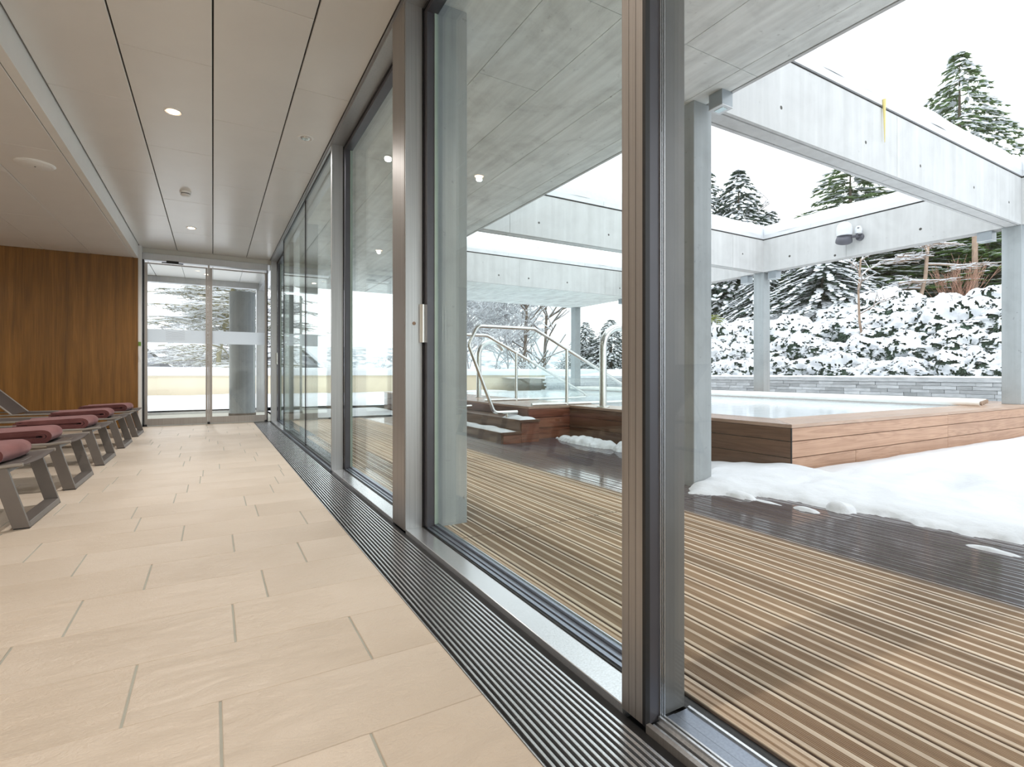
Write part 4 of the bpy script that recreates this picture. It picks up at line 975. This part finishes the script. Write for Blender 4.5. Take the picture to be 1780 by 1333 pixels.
# shrubs
def shrub_mesh(seed, w_=.78, h_=.66):
    rg = random.Random(seed); g = MB(); s = MB(); NA, NB = 110, 46
    def P_(a, b_, off):
        d = Vector((math.cos(a)*math.cos(b_), math.sin(a)*math.cos(b_), math.sin(b_)))
        k = 1+.30*nz(d*1.7+Vector((seed, 0, 0)))+.16*nz(d*4.3+Vector((0, seed, 0)))+off
        return Vector((d.x*w_*k, d.y*w_*k, d.z*h_*k)), d
    def keep(d): return nz(d*5.5+Vector((0, 0, seed*1.7)))+.7*nz(d*13+Vector((seed, 3, 0)))+.35*nz(d*31)+.55*d.z > .05
    idx = {}
    def vid(i, j):
        k = (i % NA, j)
        if k not in idx:
            a = 2*math.pi*(i % NA)/NA; b_ = -.06+(math.pi/2+.06)*j/NB; p, d = P_(a, b_, .05+.06*nz(Vector((a*9, b_*9, seed)))); idx[k] = len(s.v); s.v.append(tuple(p+Vector((rg.uniform(-.008, .008), rg.uniform(-.008, .008), 0))))
        return idx[k]
    for i in range(NA):
        for j in range(NB-1):
            a = 2*math.pi*(i+.5)/NA; b_ = -.06+(math.pi/2+.06)*(j+.5)/NB; p, d = P_(a, b_, 0)
            if keep(d): s.f.append((vid(i, j), vid(i+1, j), vid(i+1, j+1), vid(i, j+1)))
            elif rg.random() < .6:
                for e in range(2):
                    q = p*1.0; o_ = d*rg.uniform(.03, .12); l = rg.uniform(.06, .13); sd = Vector((-d.y, d.x, 0))*rg.uniform(-1, 1)*l*.6; tip = q+o_+sd+Vector((0, 0, -l*rg.uniform(.3, 1.1)))
                    wv_ = Vector((-d.y, d.x, 0))*.016; m_ = q.lerp(tip, .5)+d*.01; g.quad(tuple(q), tuple(m_-wv_), tuple(tip), tuple(m_+wv_))
    n0 = len(g.v)
    for i in range(24):
        for j in range(9):
            p, d = P_(2*math.pi*i/24, math.pi/2*j/8.01, -.07); g.v.append(tuple(p))
    for i in range(24):
        for j in range(8): a = n0+i*9+j; b_ = n0+((i+1) % 24)*9+j; g.f.append((a, b_, b_+1, a+1))
    return g.mesh('foliage', M['green_leaf']), s.mesh('snow_load', M['snow'], smooth=True)
SH = [shrub_mesh(20+i) for i in range(5)]
rg = random.Random(8)
rowsS = [(12.62, 2.9, 10.4, .80, .78, 'lowest row of snowy shrubs'), (13.6, 3.1, 11.5, .92, .92, 'second row of snowy shrubs'), (14.9, 3.4, 12.4, 1.0, 1.02, 'third row of snowy shrubs'), (16.4, 3.8, 13.2, 1.15, 1.15, 'top row of snowy shrubs')]
rowl = ['lowest row, just above the stone wall', 'second row above the stone wall', 'third row above the stone wall', 'top row below the trees']
ords = 'first second third fourth fifth sixth seventh eighth ninth tenth eleventh twelfth thirteenth'.split()
for ri, (xr, ya, yb, step, sc_, grp) in enumerate(rowsS):
    y = ya; k_ = 0
    while y < yb:
        g, s = SH[rg.randrange(5)]; x = xr+rg.uniform(-.12, .2)
        r = thing('snowy_shrub', 'snow covered shrub, '+ords[k_]+' from the right in the '+rowl[ri], 'shrub', (x, y, hill_z(x, y)-.04), grp); r.rotation_euler.z = rg.random()*6; k = sc_*rg.uniform(.85, 1.15); r.scale = (k, k, k*rg.uniform(.8, 1.05))
        o = put('foliage', g, r); o['kind'] = 'stuff'; o = put('snow_load', s, r); o['kind'] = 'stuff'
        y += step*rg.uniform(.85, 1.1); k_ += 1
# bare trees
def bare_mesh(H, seed, spread=.55, depth=5, r0=.07, lean=0, horiz=.0, mult=3, start=.25, k0=2.2):
    rg = random.Random(seed); w_ = MB(); s = MB()
    def seg(p, d, L, r, dep):
        pts = [p]; n = 3; q = p.copy(); dd = d.copy()
        for i in range(n):
            dd = (dd+Vector((rg.uniform(-.16, .16), rg.uniform(-.16, .16), rg.uniform(-.06, .10)*(1-horiz)-.03*horiz))).normalized(); q = q+dd*(L/n); pts.append(q.copy())
        w_.tube(pts, r, 4 if dep < depth else 3, r*.6, cap=False)
        if dep > 0 and abs(dd.z) < .95:
            s.tube([v+Vector((0, 0, r*1.1)) for v in pts], r*1.05+.004, 3, r*.7+.003, cap=False)
        if dep >= depth: return
        for c_ in range(mult+(1 if dep == 0 else 0)*4 if dep else int(H*k0)):
            f = rg.uniform(start, 1) if dep == 0 else rg.uniform(.25, 1)
            base = pts[min(n-1, int(f*n))].lerp(pts[min(n, int(f*n)+1)], f*n-int(f*n)) if f < 1 else pts[-1]
            a = rg.random()*6.283; side = Vector((math.cos(a), math.sin(a), rg.uniform(-.1, .45)*(1-horiz)))
            nd = (dd*(1-spread)+side*spread*1.3).normalized()
            if horiz and dep == 0: nd = Vector((math.cos(a), math.sin(a), rg.uniform(-.15, .25)))
            seg(base, nd, (H*.34*(1.15-f*.7) if dep == 0 else L*rg.uniform(.42, .68)), max(r*(.42 if dep == 0 else .6), .006), dep+1)
    seg(Vector((0, 0, 0)), Vector((lean, 0, 1)).normalized(), H, r0, 0)
    return w_, s
def bare(name, label, x, y, z, H, seed, bark='bark', **k):
    w_, s = bare_mesh(H, seed, **k); r = thing(name, label, 'tree', (x, y, z))
    o = put('branches', w_.mesh('branches', M[bark]), r); o['kind'] = 'stuff'
    o = put('snow_load', s.mesh('snow_load', M['snow']), r); o['kind'] = 'stuff'; return r
x, y = at(375, 24.5); bare('larch', 'bare larch with mossy trunk and snowy twigs beyond the end door', x, y, -1.4, 9.5, 5, 'bark_moss', r0=.12, horiz=1, depth=4, mult=5, start=.15, k0=4.5)
x, y = at(338, 33); bare('larch', 'bare snowy tree left of the mossy trunk beyond the end door', x, y, -1.4, 8.5, 15, 'bark', r0=.08, horiz=1, depth=4, mult=5, start=.15, k0=4)
x, y = at(436, 30); bare('larch', 'bare snowy tree behind the round column', x, y, -1.4, 10, 16, 'bark', r0=.08, horiz=.6, depth=4, mult=5, start=.15, k0=4)
for i, (px_, d, yt, sd_) in enumerate(((822, 36, 470, 21), (850, 40, 480, 22), (880, 37, 478, 23), (798, 38, 470, 24))):
    x, y = at(px_, d); bare('birch', ('bare haze-pale birch just right of the concrete column', 'bare haze-pale birch second from the concrete column', 'bare haze-pale birch third from the concrete column', 'bare haze-pale birch behind the concrete column')[i], x, y, -1.4, (650-yt)/903*d+2.4, sd_, 'bark_haze', r0=.06, depth=4, mult=5, start=.25, k0=3)
for i, (px_, d, sd_) in enumerate(((917, 38, 31), (951, 40, 32))):
    x, y = at(px_, d); bare('pine_trunk', ('slender tall bare trunk left of the distant column', 'slender tall bare trunk nearest the distant column')[i], x, y, -1.4, 9.6, sd_, 'bark', r0=.16, depth=2, mult=2, start=.1, spread=.5)
for i, (px_, d, sd_, H_) in enumerate(((905, 33, 41, 2.6), (935, 31, 42, 2.4), (968, 33, 43, 2.4), (870, 31, 44, 2.8), (700, 34, 45, 3.2), (655, 36, 46, 3.4))):
    x, y = at(px_, d); bare('bare_bush', ('haze-pale bush behind the parapet left of the slender trunks', 'haze-pale bush between the slender trunks', 'haze-pale bush beside the distant column', 'haze-pale bush under the birches', 'haze-pale bush seen through the deep framed pane', 'haze-pale bush at the left of the deep framed pane')[i], x, y, -1.2, H_, sd_, 'bark_haze', r0=.035, depth=4, mult=4, start=.05, spread=.6)
x, y = at(1503, 13.2); bare('sapling', 'forked bare sapling on the snowy slope', x, y, hill_z(x, y)-.05, 2.3, 51, 'bark_warm', r0=.035, depth=3, mult=4, start=.2, lean=-.25)
x, y = at(1592, 15.5); bare('bare_tree', 'bare tree with snow lined branches left of the orange stems', x, y, hill_z(x, y)-.05, 3.6, 52, 'bark_warm', r0=.06, horiz=.8, depth=4, mult=4, start=.15)
x, y = at(1345, 30); bare('bare_tree', 'faint frosted tree top above the far beam', x, y, 1.5, 9.5, 53, 'bark', r0=.08, depth=4, mult=3)
# orange stems
x, y = at(1662, 15.8); wb = thing('willow_bush', 'fan of bare orange willow stems on the slope', 'bush', (x, y, hill_z(x, y)))
mb = MB(); rg = random.Random(60)
for i in range(110):
    a = rg.random()*6.283; q = rg.random()*.62; L = rg.uniform(.8, 1.5); p0 = Vector((x+rg.uniform(-.16, .16), y+rg.uniform(-.35, .35), hill_z(x, y)-.05)); d = Vector((math.cos(a)*q, math.sin(a)*q, 1)).normalized()
    p1 = p0+d*L*.5; p2 = p1+(d+Vector((rg.uniform(-.12, .12), rg.uniform(-.12, .12), 0))).normalized()*L*.5; mb.tube([p0, p1, p2], .009, 3, .004, cap=False)
    for k in range(2):
        e = p1.lerp(p2, rg.random()); mb.tube([e, e+(d+Vector((rg.uniform(-.5, .5), rg.uniform(-.5, .5), 0))).normalized()*L*.25], .005, 3, .003, cap=False)
obj('stems', mb, M['willow'], wb, kind='stuff')
mb = MB().tube([(x+.9, y-.15, hill_z(x, y)-.3), (x+.9, y-.15, 5.5)], .09, 8, .07); tag(obj('tree_trunk', mb, M['bark_warm'], smooth=True), 'straight warm brown trunk rising behind the orange stems', 'tree trunk')
# house beyond the parapet
hx, hy = at(285, 52); ho = thing('house', 'grey house with a snow covered gable roof far beyond the end door', 'house', (hx, hy, -1.5))
obj('wall', B(hx-5.5, hx+3.5, hy-2, hy+4, -3.2, 1.3), M['house_wall'], ho)
obj('roof', MB().prism([(hy-3, 1.0), (hy+1, 3.3), (hy+1, 3.65), (hy-3, 1.32)], 'x', hx-6, hx+4), M['snow'], ho)
obj('roof', MB().prism([(hy+1, 3.3), (hy+5, 1.0), (hy+5, 1.32), (hy+1, 3.65)], 'x', hx-6, hx+4), M['snow'], ho)
obj('fascia', MB().prism([(hy-3.02, .86), (hy+1, 3.16), (hy+1, 3.3), (hy-3.02, 1.0)], 'x', hx-6.1, hx+4.1), M['lamp_dark'], ho)
obj('gable', MB().prism([(hx-3.6, .6), (hx+.2, .6), (hx-1.7, 2.4)], 'y', hy-4.2, hy), M['house_wall'], ho)
for (xa, xb) in ((hx-4.3, hx-1.7), (hx+.9, hx-1.7)): obj('gable_roof', MB().prism([(xa, .35), (xb, 2.65), (xb, 2.95), (xa, .62)], 'y', hy-4.6, hy), M['snow'], ho)
for wx in (-5, -.2, 1.8): obj('window', B(hx+wx, hx+wx+.9, hy-2.04, hy-1.98, -.4, .7), M['lamp_dark'], ho)
ho.location.z += 1.15
